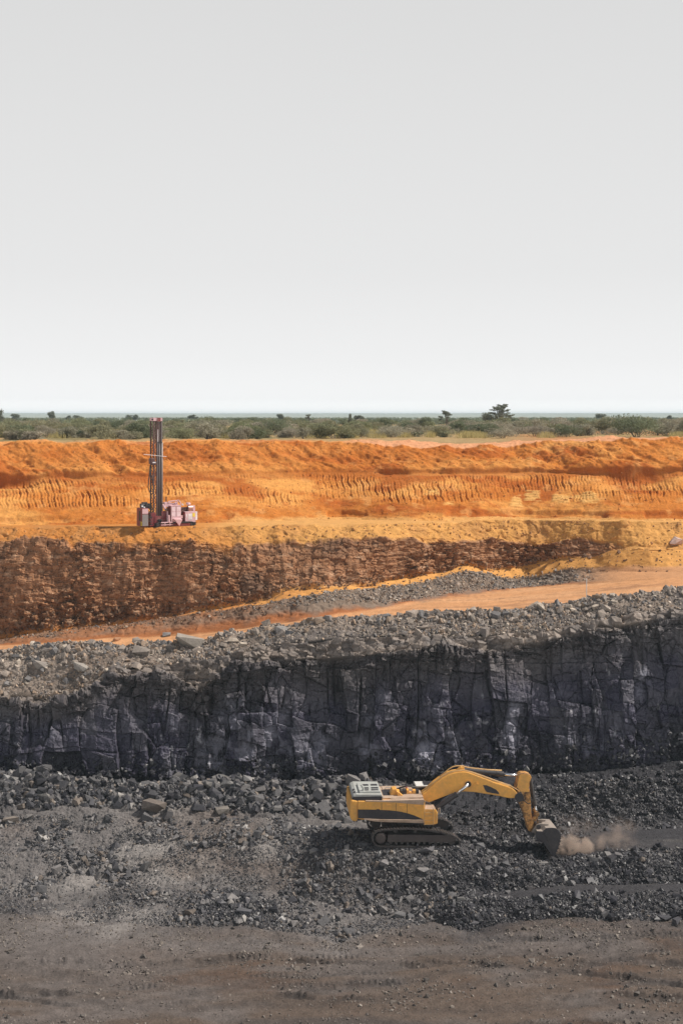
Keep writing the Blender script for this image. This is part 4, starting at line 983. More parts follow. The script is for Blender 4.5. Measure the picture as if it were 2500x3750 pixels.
# cab on the far side
cabx0, cz1 = EX(*R5((895, 134)), .7); cabx1 = EX(*R5((1200, 90)), 1.0)[0]; cz0 = EX(*R5((1000, 420)), 1.0)[1]
cabp = [(cabx0 + .05, cz0), (cabx1 - .05, cz0), (cabx1, cz0 + .8), (cabx1 - .25, cz1 - .06), (cabx0 + .05, cz1 - .06)]
cab = MB().prism(cabp, .70, 1.80).build('cab', m_steel, exc, bevel=.05)
MB().prism([(cabx0 - .02, cz1 - .06), (cabx1 - .2, cz1 - .06), (cabx1 - .25, cz1 + .04), (cabx0, cz1 + .04)], .66, 1.84).build('cab_roof', m_white, cab, bevel=.02)
MB().box(cabx0 + .55, cabx1 - .4, .80, 1.7, cz1 + .04, cz1 + .07).build('roof_hatch', m_black, cab)
MB().prism([(cabx0 + .15, cz0 + .9), (cabx1 - .15, cz0 + .9), (cabx1 - .35, cz1 - .16), (cabx0 + .15, cz1 - .16)], .67, .73).build('window', m_glass, cab)
MB().prism([(cabx0 + .15, cz0 + .9), (cabx1 - .15, cz0 + .9), (cabx1 - .35, cz1 - .16), (cabx0 + .15, cz1 - .16)], 1.78, 1.83).build('window', m_glass, cab)
# front box, ladder, rails
fbp = side([(1000,425),(1140,425),(1165,470),(1163,600),(1130,610),(1002,608)])
fb = MB().prism(fbp, YB, -.75).build('tool_box', m_yel, exc, bevel=.03)
MB().prism(side([(1000,418),(1140,422),(1148,472),(1012,474)]), YB + .02, -.70).build('step_plate', m_deck, fb)
ld = MB(); 
for dx in (1000, 1112):
    ld.tube([EX.p3(*R5((dx, 618)), YB - .12), EX.p3(*R5((dx, 410)), YB - .12)], .025, 6)
for dz in (610, 560, 505, 460):
    ld.tube([EX.p3(*R5((1000, dz)), YB - .12), EX.p3(*R5((1112, dz)), YB - .12)], .022, 6)
ld.build('ladder', m_pipe, exc)
rail([(1003,420),(1005,310)], YB - .05, .025, mat=m_pipe)
rail([(1122,380),(1122,320),(1000,355)], -1.0, .02, mat=m_black)
rail([(1170,470),(1172,410),(1190,402),(1192,470)], -1.1, .03)
rail([(1145,560),(1145,520),(1165,508)], YB - .06, .02, mat=m_pipe)
MB().prism([EX(*R5(d), -.9) for d in [(990,330),(1060,350),(1150,420),(1165,600),(990,600)]], -.75, .65).build('boom_foot_frame', m_steel, exc)
# ---- boom
YO = -.48
bp = [R1(d) for d in [(378,318),(418,262),(470,228),(520,200),(565,178),(598,168),(640,168),(700,185),(760,206),(840,237),(896,262),(916,278),(932,298),(926,312),(905,321),(870,316),(800,304),(720,291),(650,284),(600,297),(530,320),(430,350),(400,352)]]
bp = [R1((398,338)), R1((424,298))] + [R6(d) for d in [(0,378),(90,290),(180,222),(250,182),(320,160),(420,146),(480,152),(560,182),(700,236),(800,275),(900,305),(985,335),(1020,362),(1050,402),(1045,432),(1010,448),(960,450),(900,440),(840,425),(700,402),(560,380),(440,372),(320,388),(180,440),(0,512)]] + [R1((432,350))]
bp = [EX(a, b, YO) for a, b in bp]
boom = MB().prism(bp, YO, .48).build('boom', m_yel, exc, bevel=.04)
MB().prism([EX(*R6(d), YO - .01) for d in [(650,298),(690,300),(745,322),(800,350),(828,378),(838,403),(760,392),(690,376),(672,352)]], YO - .012, YO + .03).build('decal_panel', m_black, boom, label='dark decal panel on the boom side')
MB().prism([EX(*R6(d), YO - .02) for d in [(520,325),(575,262),(600,288),(590,298),(572,285),(540,325)]], YO - .05, YO).build('boom_bracket', m_yel, boom)
px_, pz_ = EX(*R6((478, 285)), YO)
MB().disc(px_, pz_, YO - .14, .62, .20, 20).build('cylinder_pin', m_steel, boom)
MB().disc(px_, pz_, YO - .03, .52, .30, 20).build('pin_boss', m_yel, boom)
MB().prism([EX(*R6(d), -.28) for d in [(345,152),(400,100),(435,92),(440,140),(425,150)]], -.28, .28).build('stick_cylinder_lug', m_yel, boom, bevel=.02)
# hoses along the boom
for k, (yy, dz) in enumerate(((-.42, -6), (-.28, -14), (.28, -10), (.42, -4))):
    hp = [(-60,392+dz),(90,276+dz),(180,208+dz),(250,166+dz),(330,146+dz),(430,136+dz),(520,158+dz),(700,222+dz),(850,278+dz),(960,312+dz),(1020,344+dz),(1075,378+dz),(1105,420+dz),(1120,480+dz),(1165,518+dz),(1205,508+dz),(1230,460+dz),(1225,380+dz)]
    hp = hp if k in (0, 3) else hp[:12]
    pts = [EX.p3(*R6(d), yy) for d in hp]
    MB().tube(pts[:12], .03, 6).build('boom_pipe', m_pipe, boom, smooth=True)
    if k in (0, 3): MB().tube(pts[11:], .035, 6).build('stick_hose', m_hose, boom, smooth=True)
for yy, dd in ((-.2, 0), (.2, -6)):
    pts = [EX.p3(*R6((a, b + dd)), yy) for a, b in [(150,200),(210,158),(255,120),(300,92),(350,80),(420,80),(450,92),(520,104),(700,124),(865,132)]]
    MB().tube(pts, .03, 6).build('cylinder_hose', m_pipe, boom, smooth=True)
# boom cylinders
for yy in (-.80, .66):
    a = Vector(EX.p3(*R6((118, 560)), -.72)); m_ = Vector(EX.p3(*R6((345, 400)), -.72)); b = Vector(EX.p3(*R6((478, 285)), -.72))
    for q in (a, m_, b): q.y = yy
    cy = MB().tube([a, m_], .165, 16).tube([m_ - (m_ - a).normalized() * .12, m_ + (m_ - a).normalized() * .04], .19, 16).build('boom_cylinder', m_black, exc, smooth=False)
    MB().tube([m_, b], .095, 12).build('piston_rod', m_chrome, cy, smooth=True)
# stick
YS = -.36
sp = [EX(*R6(d), YS) for d in [(1058,185),(1085,164),(1150,164),(1195,182),(1208,210),(1190,260),(1180,330),(1196,430),(1200,560),(1206,690),(1228,760),(1232,812),(1195,845),(1172,820),(1150,740),(1120,640),(1085,540),(1040,480),(1022,440),(1030,400),(1050,372),(1020,335),(1040,280),(1052,220)]]
stick = MB().prism(sp[:15] + sp[15:], YS, .36).build('stick', m_yel_worn, exc, bevel=.03)
MB().prism([EX(*R6(d), YS - .01) for d in [(1066,190),(1088,172),(1148,172),(1190,188),(1200,212),(1182,258),(1172,330),(1176,380),(1090,372),(1040,325),(1050,282),(1062,222)]], YS - .012, YS + .02).build('stick_top_plate', m_yel, stick)
MB().disc(*EX(*R6((1060, 432)), YS), -.55, .55, .30, 20).build('stick_pin', m_black, stick)
# stick cylinder
a = Vector(EX.p3(*R6((430, 122)), 0)); m_ = Vector(EX.p3(*R6((885, 172)), 0)); b = Vector(EX.p3(*R6((1075, 190)), 0))
sc1 = MB().tube([a, m_], .15, 16).tube([m_ - (m_ - a).normalized() * .5, m_], .185, 16).build('stick_cylinder', m_black, exc)
MB().tube([m_, b], .095, 12).build('piston_rod', m_chrome, sc1, smooth=True)
# bucket cylinder and linkage
a = Vector(EX.p3(*R6((1190, 215)), 0)); m_ = Vector(EX.p3(*R6((1246, 530)), 0)); b = Vector(EX.p3(*R6((1268, 630)), 0))
bc = MB().tube([a, m_], .125, 14).tube([m_ - (m_ - a).normalized() * .3, m_], .16, 14).build('bucket_cylinder', m_steel, exc)
MB().tube([m_, b], .085, 12).build('piston_rod', m_chrome, bc, smooth=True)
for yy in (-.42, .34):
    lk = MB(); p1 = EX.p3(*R6((1268, 630)), -.4); p2 = EX.p3(*R6((1192, 770)), -.4); p3 = EX.p3(*R6((1280, 770)), -.4)
    p1 = (p1[0], yy + .04, p1[2]); p2 = (p2[0], yy + .04, p2[2]); p3 = (p3[0], yy + .04, p3[2])
    lk.bar(p1, p2, .08, .20); lk.bar(p1, p3, .08, .17); lk.disc(p1[0], p1[2], yy - .02, yy + .1, .17, 14); lk.disc(p2[0], p2[2], yy - .02, yy + .1, .13, 14)
    lk.build('bucket_link', m_yel_worn, exc)
# bucket: side cheeks, curved shell, lip and teeth
YK = 1.10
sidep = [EX(*R6(d), -YK) for d in [(1258,850),(1275,830),(1340,832),(1375,795),(1440,790),(1490,795),(1515,820),(1535,860),(1538,900),(1530,960),(1505,1040),(1480,1090),(1462,1110),(1440,1110),(1385,1030),(1345,960),(1290,930),(1262,905)]]
bk = MB().prism(sidep, -YK, -YK + .07).build('bucket', m_bucket, exc)
MB().prism(sidep, YK - .07, YK).build('bucket_side', m_bucket, bk)
shell_px = [(1275,832),(1340,832),(1375,796),(1440,791),(1490,796),(1515,822),(1535,862),(1538,902),(1530,962),(1505,1042),(1478,1092),(1456,1112)]
outer = [EX(*R6(d), -YK) for d in shell_px]
cx_ = sum(p[0] for p in outer) / len(outer) - .2; cz_ = sum(p[1] for p in outer) / len(outer)
inner = [(p[0] + (cx_ - p[0]) * .06, p[1] + (cz_ - p[1]) * .06) for p in outer]
sh_ = MB()
for k in range(len(outer) - 1):
    sh_.prism([outer[k], outer[k + 1], inner[k + 1], inner[k]], -YK + .07, YK - .07)
sh_.build('bucket_shell', m_bucket_top, bk, label='dusty curved back of the bucket')
rib = MB().prism([EX(*R6(d), -YK - .03) for d in [(1350,838),(1362,832),(1480,1085),(1466,1092)]], -YK - .03, -YK)
rib.build('wear_strip', m_bucket, bk)
eg = MB()
for k in range(9):
    t = k / 9; i = 6 + t * 5; a = int(i); f_ = i - a
    q = (outer[a][0] + (outer[min(a + 1, 11)][0] - outer[a][0]) * f_, outer[a][1] + (outer[min(a + 1, 11)][1] - outer[a][1]) * f_)
    eg.box(q[0] - .02, q[0] + .05, -YK, -YK + .10, q[1] - .05, q[1] + .04)
eg.build('edge_shroud', m_bucket, bk)
for yy in (-.55, .43):
    MB().prism([EX(*R6(d), -.5) for d in [(1200,850),(1225,800),(1262,752),(1300,738),(1400,745),(1395,775),(1345,800),(1275,845),(1240,880),(1205,880)]], yy, yy + .10).build('bucket_ear', m_bucket_top, bk)
MB().disc(*EX(*R6((1285, 775)), -.5), -.62, .60, .15, 16).build('bucket_pin', m_bucket, bk)
MB().disc(*EX(*R6((1210, 865)), -.5), -.62, .60, .17, 16).build('bucket_pin', m_bucket, bk)
for k in range(5):
    yy = -YK + .1 + k * (2 * YK - .42) / 4
    q = EX(*R6((1448, 1095)), -YK); q2 = EX(*R6((1400, 1135)), -YK)
    MB().prism([(q[0] + .08, q[1] + .02), (q[0] - .06, q[1] + .10), (q2[0] - .05, q2[1] - .1), (q2[0] + .04, q2[1] - .14)], yy, yy + .22).build('tooth', m_steel, bk)

# ------------------------------------------------------------------ the drill rig
m_mar = paint('shaded_maroon_paint', (.19, .032, .036), .5, dirt=(.34, .22, .17), dirt_amt=.45, scale=2.2)  # the rig's maroon, darkened to carry the shade of unlit faces
m_mar_lit = paint('sunlit_maroon_paint', (.64, .41, .425), .6, dirt=(.40, .27, .22), dirt_amt=.4, scale=2.2)  # same maroon made paler: sunlight put into the colour
m_mastm = paint('mast_brown', (.095, .045, .042), .6, dirt=(.26, .16, .12), dirt_amt=.4, scale=3)
m_pipeg = paint('drill_pipe_grey', (.26, .23, .22), .45, metal=.3, dirt=(.22, .15, .11), dirt_amt=.4, scale=3)
m_piped = paint('dark_pipe', (.10, .075, .07), .5, metal=.2, dirt=(.2, .13, .1), dirt_amt=.4, scale=3)
m_blk = paint('rig_black', (.03, .028, .028), .6, dirt=(.14, .10, .08), dirt_amt=.5, scale=3)
m_door = paint('sunlit_door_paint', (.72, .54, .56), .6, dirt=(.45, .3, .25), dirt_amt=.3, scale=3)  # palest copy, sunlit brightness of the doors put into the paint
m_lite = paint('label_white', (.72, .70, .70), .6, dirt_amt=.15)
m_sign = paint('sign_yellow', (.80, .62, .06), .5, dirt_amt=.1)
m_brass = paint('canister_copper', (.50, .30, .24), .4, metal=.4, dirt_amt=.3)

TR = math.radians(31)
zr = 19.62
RX = Frame((600 - CX) / F * 130.4, 130.4, zr, TR)
rig = empty('drill_rig', RX.o, TR)
tag(rig, 'maroon drill rig with a tall lattice mast on the orange bench', 'drill rig')
T3 = lambda d: (470 + d[0] * .1722, 1780 + d[1] * .1722)
T2 = lambda d: (460 + d[0] * .1956, 1500 + d[1] * .1956)
T4 = lambda d: (520 + d[0] * .119, 1520 + d[1] * .119)
def rbox(name, cpx, top, bot, w, dp, y0, mat, parent=rig, fn=T3, bevel=.02):
    x, zt = RX(*fn((cpx, top)), y0); zb = RX(*fn((cpx, bot)), y0)[1]
    return MB().box(x, x + w, y0, y0 + dp, zb, zt).build(name, mat, parent, bevel=bevel), x, zb, zt
# crawler and chassis
ch_, x, zb, zt = rbox('chassis', 560, 640, 790, 3.6, 1.5, -.75, m_mar)
for yy in (-1.25, .75):
    xa_, za_ = RX(*T3((1120, 860)), -1.0); xb_ = RX(*T3((1390, 830)), -1.0)[0]
    x0_ = RX(*T3((580, 860)), -1.0)[0]
    pts = [(x0_, .12), (x0_ + .15, 0), (xb_ - .2, 0), (xb_, .18), (xb_ - .05, .40), (xb_ - .25, .50), (x0_ + .2, .50), (x0_, .35)]
    tm_ = MB(); pr = resample(pts, .09); n = len(pr); vs = []
    cx2 = sum(p[0] for p in pr) / n; cz2 = sum(p[1] for p in pr) / n
    for k, p in enumerate(pr):
        nr = (p - Vector((cx2, cz2))); nr = Vector((nr.x * .1, nr.y)).normalized() if abs(p.x - cx2) < (xb_ - x0_) * .42 else nr.normalized()
        o1 = p + nr * (.03 if k % 2 else 0); i1_ = p - nr * .08
        vs += [(o1.x, yy, o1.y), (o1.x, yy + .45, o1.y), (i1_.x, yy + .45, i1_.y), (i1_.x, yy, i1_.y)]
    tm_.add(vs, [(k * 4 + q, k * 4 + (q + 1) % 4, ((k + 1) % n) * 4 + (q + 1) % 4, ((k + 1) % n) * 4 + q) for k in range(n) for q in range(4)])
    ct = tm_.build('crawler_track', m_blk, rig)
    MB().box(x0_ + .3, xb_ - .35, yy + .06, yy + .39, .14, .38).build('track_frame', m_mar, ct)
    for xx in (x0_ + .22, xb_ - .26): MB().disc(xx, .25, yy + .03, yy + .42, .17, 16).build('track_wheel', m_blk, ct)
# left cabinet
cb, cxl, czb, czt = rbox('compressor_cabinet', 295, 475, 862, .62, 1.25, -1.35, m_mar)
MB().box(cxl + .03, cxl + .6, -1.362, -1.33, czb + .04, czb + (czt - czb) * .66).build('cabinet_panel', m_pipeg, cb)
MB().box(cxl + .03, cxl + .6, -1.361, -1.33, czb + (czt - czb) * .70, czt - .05).build('cabinet_panel', m_mar_lit, cb)
MB().box(cxl - .012, cxl + .03, -1.0, -.65, czb + .5, czt - .25).build('cabinet_slot', m_blk, cb)
s0 = (czb + .06, czb + .42)
sg = MB().box(cxl - .025, cxl + .01, -1.33, -.98, s0[0], s0[1]).build('warning_sign', m_sign, cb, label='yellow sign with black pictograms')
wm = MB()
for k, (uy, uz) in enumerate(((.25, .78), (.7, .78), (.25, .5), (.72, .48), (.28, .2), (.7, .2))):
    yy = -1.33 + .35 * (1 - uy); zz = s0[0] + .36 * uz
    wm.box(cxl - .034, cxl - .02, yy - .05, yy + .05, zz - .025, zz + .03); wm.box(cxl - .034, cxl - .02, yy - .015, yy + .02, zz - .05, zz + .05)
wm.build('pictogram', m_blk, sg)
MB().tube([(cxl + .12, -1.1, czt + .1), (cxl + .12, -1.1, czt + .24)], .09, 10).build('work_lamp', m_lite, cb)
MB().tube([(cxl + .30, -1.15, czt), (cxl + .30, -1.15, czt + .13)], .07, 10).build('work_lamp', m_lite, cb)
# black engine block on top
x1, z1 = RX(*T3((270, 415)), -.6); x2 = RX(*T3((465, 400)), -.6)[0]
eb = MB().tube([(x1 - .05, -.6, z1), (x1 + .55, -.6, z1 + .02)], .20, 12).box(x1 + .35, x2 - .05, -.85, .0, z1 - .30, z1 + .18).box(x1 + .15, x1 + .6, -.7, -.4, z1 + .14, z1 + .30)
eb.tube([(x1 + .2, -.9, z1 - .2), (x2 - .1, -.9, z1 + .05)], .05, 8).build('compressor', m_blk, rig, bevel=.02)
xg, zg = RX(*T3((420, 480)), -.9)
gm = MB()
rq = random.Random(5)
for k in range(16):
    gm.box(xg + rq.uniform(0, .25), xg + rq.uniform(.28, .45), -.92 + rq.uniform(-.05, .05), -.8, zg - .1 * k, zg - .1 * k + rq.uniform(.03, .08))
gm.build('valve_bank', m_blk, rig)
xb2, zb2, = RX(*T3((460, 570)), -.7); MB().box(xb2, xb2 + .6, -.7, .2, 0.15, zb2).build('oil_tank', m_mar, rig, bevel=.03)
# mast
xm0, _ = RX(*T2((517, 1000)), -.55); xm1, _ = RX(*T2((668, 1000)), -.55); _, zmt = RX(*T2((590, 205)), -.3); _, zmb = RX(*T3((640, 800)), -.55)
mast = empty('mast', (0, 0, 0)); bpy.data.objects.remove(mast)
wL = (xm1 - xm0)
mm = MB(); ya, yb = -.60, .10
for xx in (xm0 + .04, xm0 + .34):
    for yy in (ya, yb): mm.box(xx - .05, xx + .05, yy - .05, yy + .05, zmb, zmt)
zz = zmb; k = 0
while zz < zmt - .4:
    a_, b_ = (xm0 + .04, xm0 + .34) if k % 2 == 0 else (xm0 + .34, xm0 + .04)
    for yy in (ya, yb):
        mm.bar((a_, yy, zz), (b_, yy, zz + .42), .05, .05); mm.bar((xm0 + .04, yy, zz), (xm0 + .34, yy, zz), .05, .05)
    for xx in (xm0 + .04, xm0 + .34): mm.bar((xx, ya if k % 2 else yb, zz), (xx, yb if k % 2 else ya, zz + .42), .03, .03)
    zz += .42; k += 1
for xx in (xm1 - .30, xm1 - .03):
    for yy in (ya, yb): mm.box(xx - .03, xx + .03, yy - .03, yy + .03, zmt - 2.1, zmt)
zz = zmt - 2.1
while zz < zmt - .3:
    mm.bar((xm1 - .30, ya, zz), (xm1 - .03, ya, zz + .4), .03, .03); mm.bar((xm1 - .30, ya, zz), (xm1 - .03, ya, zz), .03, .03); zz += .42
mast = mm.build('mast', m_mastm, rig)
_, zp = RX(*T2((600, 615)), -.6)
for k in range(5):
    xx = xm0 + .42 + k * .115; zt_ = zp + (.0 if k > 0 else 1.2)
    MB().tube([(xx, ya - .04 - .06 * (k % 2), zmb + .35), (xx, ya - .04 - .06 * (k % 2), zt_)], .05, 10).build('drill_pipe', m_pipeg if k % 2 == 0 else m_piped, mast, smooth=True)
MB().box(xm0 + .40, xm1 + .02, ya - .02, ya + .06, zmb + .3, zp - .2).build('pipe_rack', m_mastm, mast)
MB().box(xm1 - .40, xm1 + .03, ya - .16, ya + .1, zp - .04, zp + .05).build('rack_clamp', m_blk, mast)
MB().box(xm1 - .02, xm1 + .05, ya - .10, yb, zmb + .3, zp + 1.9).build('mast_rail', m_pipeg, mast)
cr_ = MB().box(xm0 - .02, xm0 + .34, ya - .1, yb + .05, zmt - .03, zmt + .26).build('crown_block', m_mar_lit, mast)
MB().box(xm0 + .34, xm0 + .66, ya - .16, yb + .05, zmt - .08, zmt + .27).build('crown_housing', m_mar, mast)
MB().box(xm0 + .66, xm1 + .06, ya - .12, yb + .05, zmt - .05, zmt + .26).build('crown_block', m_mar_lit, mast)
MB().tube([(xm0 - .16, ya, zmt + .1), (xm0 + .02, ya, zmt + .1)], .06, 8).build('sheave', m_blk, mast)
xh, zh = RX(*T2((460, 910)), -.75); xh2, zh2 = RX(*T2((575, 1040)), -.75)
MB().box(xh, xh + (xh2 - xh) * .75, -.9, -.4, zh2 + .12, zh).box(xh + .15, xh2, -.86, -.5, zh2, zh - .28).build('rotary_head', m_mastm, mast, bevel=.06)
MB().box(xh + .2, xh + .48, -.912, -.88, zh2 + .2, zh2 + .3).build('head_plate', m_lite, mast)
for (dx, sag) in ((0, 0), (.06, .14), (.14, -.1)):
    hp = [(460,1040),(455,1150),(432,1330),(425,1440),(450,1530),(490,1580),(515,1550),(520,1450),(505,1330),(500,1220)]
    if dx > .1: hp = [(465,1040),(462,1250),(462,1420),(475,1520),(505,1560),(518,1480)]
    MB().tube([RX.p3(*T2((a_ + dx * 60, b_ + sag * 60)), -.7) for a_, b_ in hp], .035, 6).build('hydraulic_hose', m_blk, mast, smooth=True)
MB().tube([RX.p3(*T2((342, 838)), -.7), RX.p3(*T2((520, 855)), -.72), RX.p3(*T2((768, 880)), -.74)], .022, 6).build('cross_rod', m_lite, mast)
MB().tube([RX.p3(*T2((455, 755)), -.6), RX.p3(*T2((525, 730)), -.55)], .015, 5).build('rack_rod', m_blk, mast)
xt, zt3 = RX(*T3((600, 655)), -.75)
MB().disc(0, 0, 0, .01, .01, 3)
tb = MB().tube([(xt + .33, -.6, zmb + .05), (xt + .33, -.6, zmb + .42)], .22, 14).tube([(xt + .33, -.6, zmb + .30), (xt + .33, -.6, zmb + .38)], .32, 14).box(xt - .1, xt + .75, -.95, .1, zmb - .10, zmb + .06).build('drill_table', m_blk, mast)
xr, zr1 = RX(*T3((488, 560)), -.95)
MB().tube([(xr, -.95, zr1 - .1), (xr - .02, -.95, zr1 + .7), (xr + .02, -.95, zr1 + 1.5), (xr + .3, -.95, zr1 + 1.52)], .028, 6).tube([(xr + .1, -.95, zr1 - .1), (xr + .1, -.95, zr1 + .7)], .02, 6).build('handrail', m_blk, rig)
# tanks, cylinders between mast and cabinet
xq, zq = RX(*T3((710, 540)), -.8)
MB().box(xq, xq + .62, -.8, -.1, .2, zq).build('water_tank', m_mar, rig, bevel=.05)
MB().tube([(xq + .55, -.88, .25), (xq + .55, -.88, zq)], .08, 10).build('tank_pipe', m_mar_lit, rig)
MB().tube([RX.p3(*T3((705, 290)), -.4), RX.p3(*T3((700, 500)), -.45)], .09, 10).build('mast_brace', m_mar_lit, rig)
MB().tube([RX.p3(*T3((730, 385)), -.7), RX.p3(*T3((790, 495)), -.8)], .09, 10).build('tilt_cylinder', m_mar_lit, rig)
MB().disc(*RX(*T3((815, 500)), -.85), -.95, -.7, .13, 14).build('fan_outlet', m_mastm, rig)
MB().tube([RX.p3(*T3((715, 365)), -.6), RX.p3(*T3((780, 400)), -.6)], .13, 10).build('dust_pipe', m_mastm, rig)
# main cabinet
mc, mx, mzb, mzt = rbox('engine_cabinet', 912, 425, 765, 1.0, .95, -1.2, m_mar_lit)
MB().box(mx - .012, mx + .02, -1.17, -.28, mzb + .02, mzt - .04).build('cabinet_shade_plate', m_mar, mc)  # dark plate paints shade onto the cabinet's left face
hh_ = (mzt - mzb)
for kx in range(2):
    for kz in range(2):
        x0_ = mx + .06 + kx * .48; z0_ = mzb + hh_ * (.34 + .31 * kz)
        MB().box(x0_, x0_ + .40, -1.215, -1.19, z0_, z0_ + hh_ * .28).build('cabinet_door', m_door, mc, bevel=.008)
    MB().box(mx + .50, mx + .53, -1.222, -1.19, mzb + hh_ * .34, mzb + hh_ * .95).build('door_seam', m_mar, mc) if kx == 0 else None
MB().box(mx + .95, mx + 1.22, -1.1, -.5, mzb + .3, mzb + .55).build('side_box', m_mar_lit, mc)
MB().box(mx - .05, mx + 1.02, -1.22, -.2, mzt - .02, mzt + .04).build('cabinet_lid', m_mar_lit, mc)
# exhaust, top machinery
MB().tube([RX.p3(*T3((808, 330)), -.5), RX.p3(*T3((808, 222)), -.5)], .055, 8).build('exhaust_pipe', m_blk, rig)
xk, zk = RX(*T3((775, 345)), -.75); MB().box(xk, xk + .42, -.75, -.3, zk - .45, zk).build('filter_box', m_mar_lit, rig, bevel=.02)
tp = MB(); xk, zk = RX(*T3((850, 320)), -.8)
tp.tube([(xk, -.8, zk - .05), (xk + .5, -.8, zk), (xk + 1.0, -.8, zk + .03), (xk + 1.2, -.8, zk - .12), (xk + 1.28, -.8, zk - .4)], .05, 8)
tp.tube([(xk + .1, -.6, zk - .22), (xk + .6, -.6, zk - .3), (xk + 1.0, -.6, zk - .2)], .09, 8); tp.tube([(xk + .7, -.85, zk - .3), (xk + .72, -.85, zk + .05)], .05, 8); tp.tube([(xk + .85, -.85, zk - .3), (xk + .95, -.85, zk + .08), (xk + 1.1, -.85, zk + .02)], .04, 8)
tp.box(xk + .1, xk + 1.0, -.75, -.2, zk - .45, zk - .3)
tp.build('pipework', m_mar_lit, rig, smooth=False)
# diamond hopper in front
xw, zw = RX(*T3((985, 705)), -1.55); xw2 = RX(*T3((1155, 735)), -1.55)[0]; zl = RX(*T3((1095, 850)), -1.55)[1]; xc = RX(*T3((1095, 850)), -1.55)[0]
hp = MB(); vs = [(xw, -1.55, zw), (xw2, -1.55, zw - .06), (xw2, -.95, zw + .06), (xw, -.95, zw + .06), (xc, -1.5, zl)]
hp.add(vs, [(0, 1, 2, 3), (1, 0, 4), (2, 1, 4), (3, 2, 4), (0, 3, 4)]).build('dust_hopper', m_mar_lit, rig)
# frame rails
fr = MB(); x5, z5 = RX(*T3((700, 780)), -1.35); x6 = RX(*T3((950, 775)), -1.35)[0]
fr.tube([(x5, -1.35, z5), (x6, -1.35, z5)], .05, 8).tube([(x5, -1.35, z5 - .22), (x6, -1.35, z5 - .22)], .035, 8)
for t in (.32, .75): fr.tube([(x5 + (x6 - x5) * t, -1.35, z5 - .3), (x5 + (x6 - x5) * t, -1.35, z5)], .05, 8)
fr.build('step_frame', m_mar_lit, rig)
x7, z7 = RX(*T3((860, 760)), -1.3)
MB().tube([(x7, -1.3, z7), (x7, -1.3, z7 + .32)], .13, 12).tube([(x7, -1.3, z7 + .34), (x7, -1.3, z7 + .62)], .10, 12).build('dust_cyclone', m_mar_lit, rig)
# right-hand box
rb, rx0, rzb, rzt = rbox('control_box', 1210, 545, 775, 1.08, 1.0, -1.0, m_mar_lit)
MB().box(rx0 - .012, rx0 + .02, -.97, -.03, rzb + .02, rzt - .03).build('box_shade_plate', m_mar, rb)  # thin dark sheet stands for the shade on the box's left face
hz = rzt - rzb
MB().box(rx0 + .33, rx0 + .72, -1.014, -.99, rzb + hz * .25, rzb + hz * .80).build('label_plate', m_lite, rb)
MB().box(rx0 + .10, rx0 + .20, -1.014, -.99, rzb + hz * .45, rzb + hz * .75).build('label_plate', m_lite, rb)
MB().box(rx0 + .76, rx0 + .98, -1.016, -.99, rzb + hz * .50, rzb + hz * .85).build('yellow_plate', m_sign, rb)
ll = MB()
for k in range(3): ll.box(rx0 + .38, rx0 + .67, -1.02, -1.0, rzb + hz * (.32 + .11 * k), rzb + hz * (.345 + .11 * k))
ll.build('label_line', m_mar_lit, rb)
a_ = RX(*T3((1418, 545)), -.6); b_ = RX(*T3((1465, 722)), -.6)
MB().box(a_[0], a_[0] + .26, -.6, .0, b_[1], a_[1]).build('battery_box', m_lite, rig, bevel=.02)
MB().box(rx0 - .6, rx0 + 1.15, -.9, .3, rzb - .28, rzb - .005).build('rear_chassis', m_blk, rig)
# engine with air filter
xe, ze = RX(*T3((1265, 465)), -.6); xe2 = RX(*T3((1360, 465)), -.6)[0]
MB().tube([(xe, -.6, ze), (xe2, -.6, ze)], .24, 16).build('air_filter', m_brass, rig)
MB().tube([(xe + .05, -.6, ze + .2), (xe + .05, -.6, ze + .34)], .10, 12).tube([(xe + .05, -.6, ze + .34), (xe + .05, -.6, ze + .50)], .24, 16, r1=.18).build('rain_cap', m_mar_lit, rig)
MB().box(xe2 + .02, xe2 + .22, -.75, -.45, ze - .28, ze + .22).build('filter_mount', m_mar_lit, rig)
en = MB(); x8, z8 = RX(*T3((1110, 500)), -.5)
en.box(x8 - .05, x8 + .85, -.5, .2, z8 - .35, z8 + .12); en.tube([(x8, -.58, z8 - .2), (x8 + .75, -.58, z8 + .15)], .07, 8); en.tube([(x8 + .05, -.6, z8 + .2), (x8 + .9, -.6, z8 + .2)], .035, 8)
for k in range(6): en.tube([(x8 + .08 + k * .13, -.6, z8 - .25), (x8 + .14 + k * .13, -.58, z8 + .12)], .04, 6)
en.build('engine', m_mastm, rig)
MB().tube([RX.p3(*T3((1165, 412)), -.5), RX.p3(*T3((1145, 378)), -.5)], .07, 8).build('fuel_filter', m_lite, rig)

# ------------------------------------------------------------------ marker post at the road edge
g = ground_px(2147, 2196, ('drop', 'road'))
pm = MB().tube([(0, 0, -.15), (0, 0, 1.75)], .03, 8)
post = pm.build('marker_post', m_white); post.location = g; tag(post, 'thin white marker post standing at the edge of the haul road', 'post')
pl = MB().tube([(-1.25, 0, .04), (0, .05, .05), (.45, .03, .12)], .035, 8).build('white_pipe', m_white); pl.location = Vector(g) + Vector((-.02, -.15, .06)); pl.rotation_euler = (0, -.16, 0.05)
tag(pl, 'white pipe lying on the berm at the foot of the marker post', 'pipe')

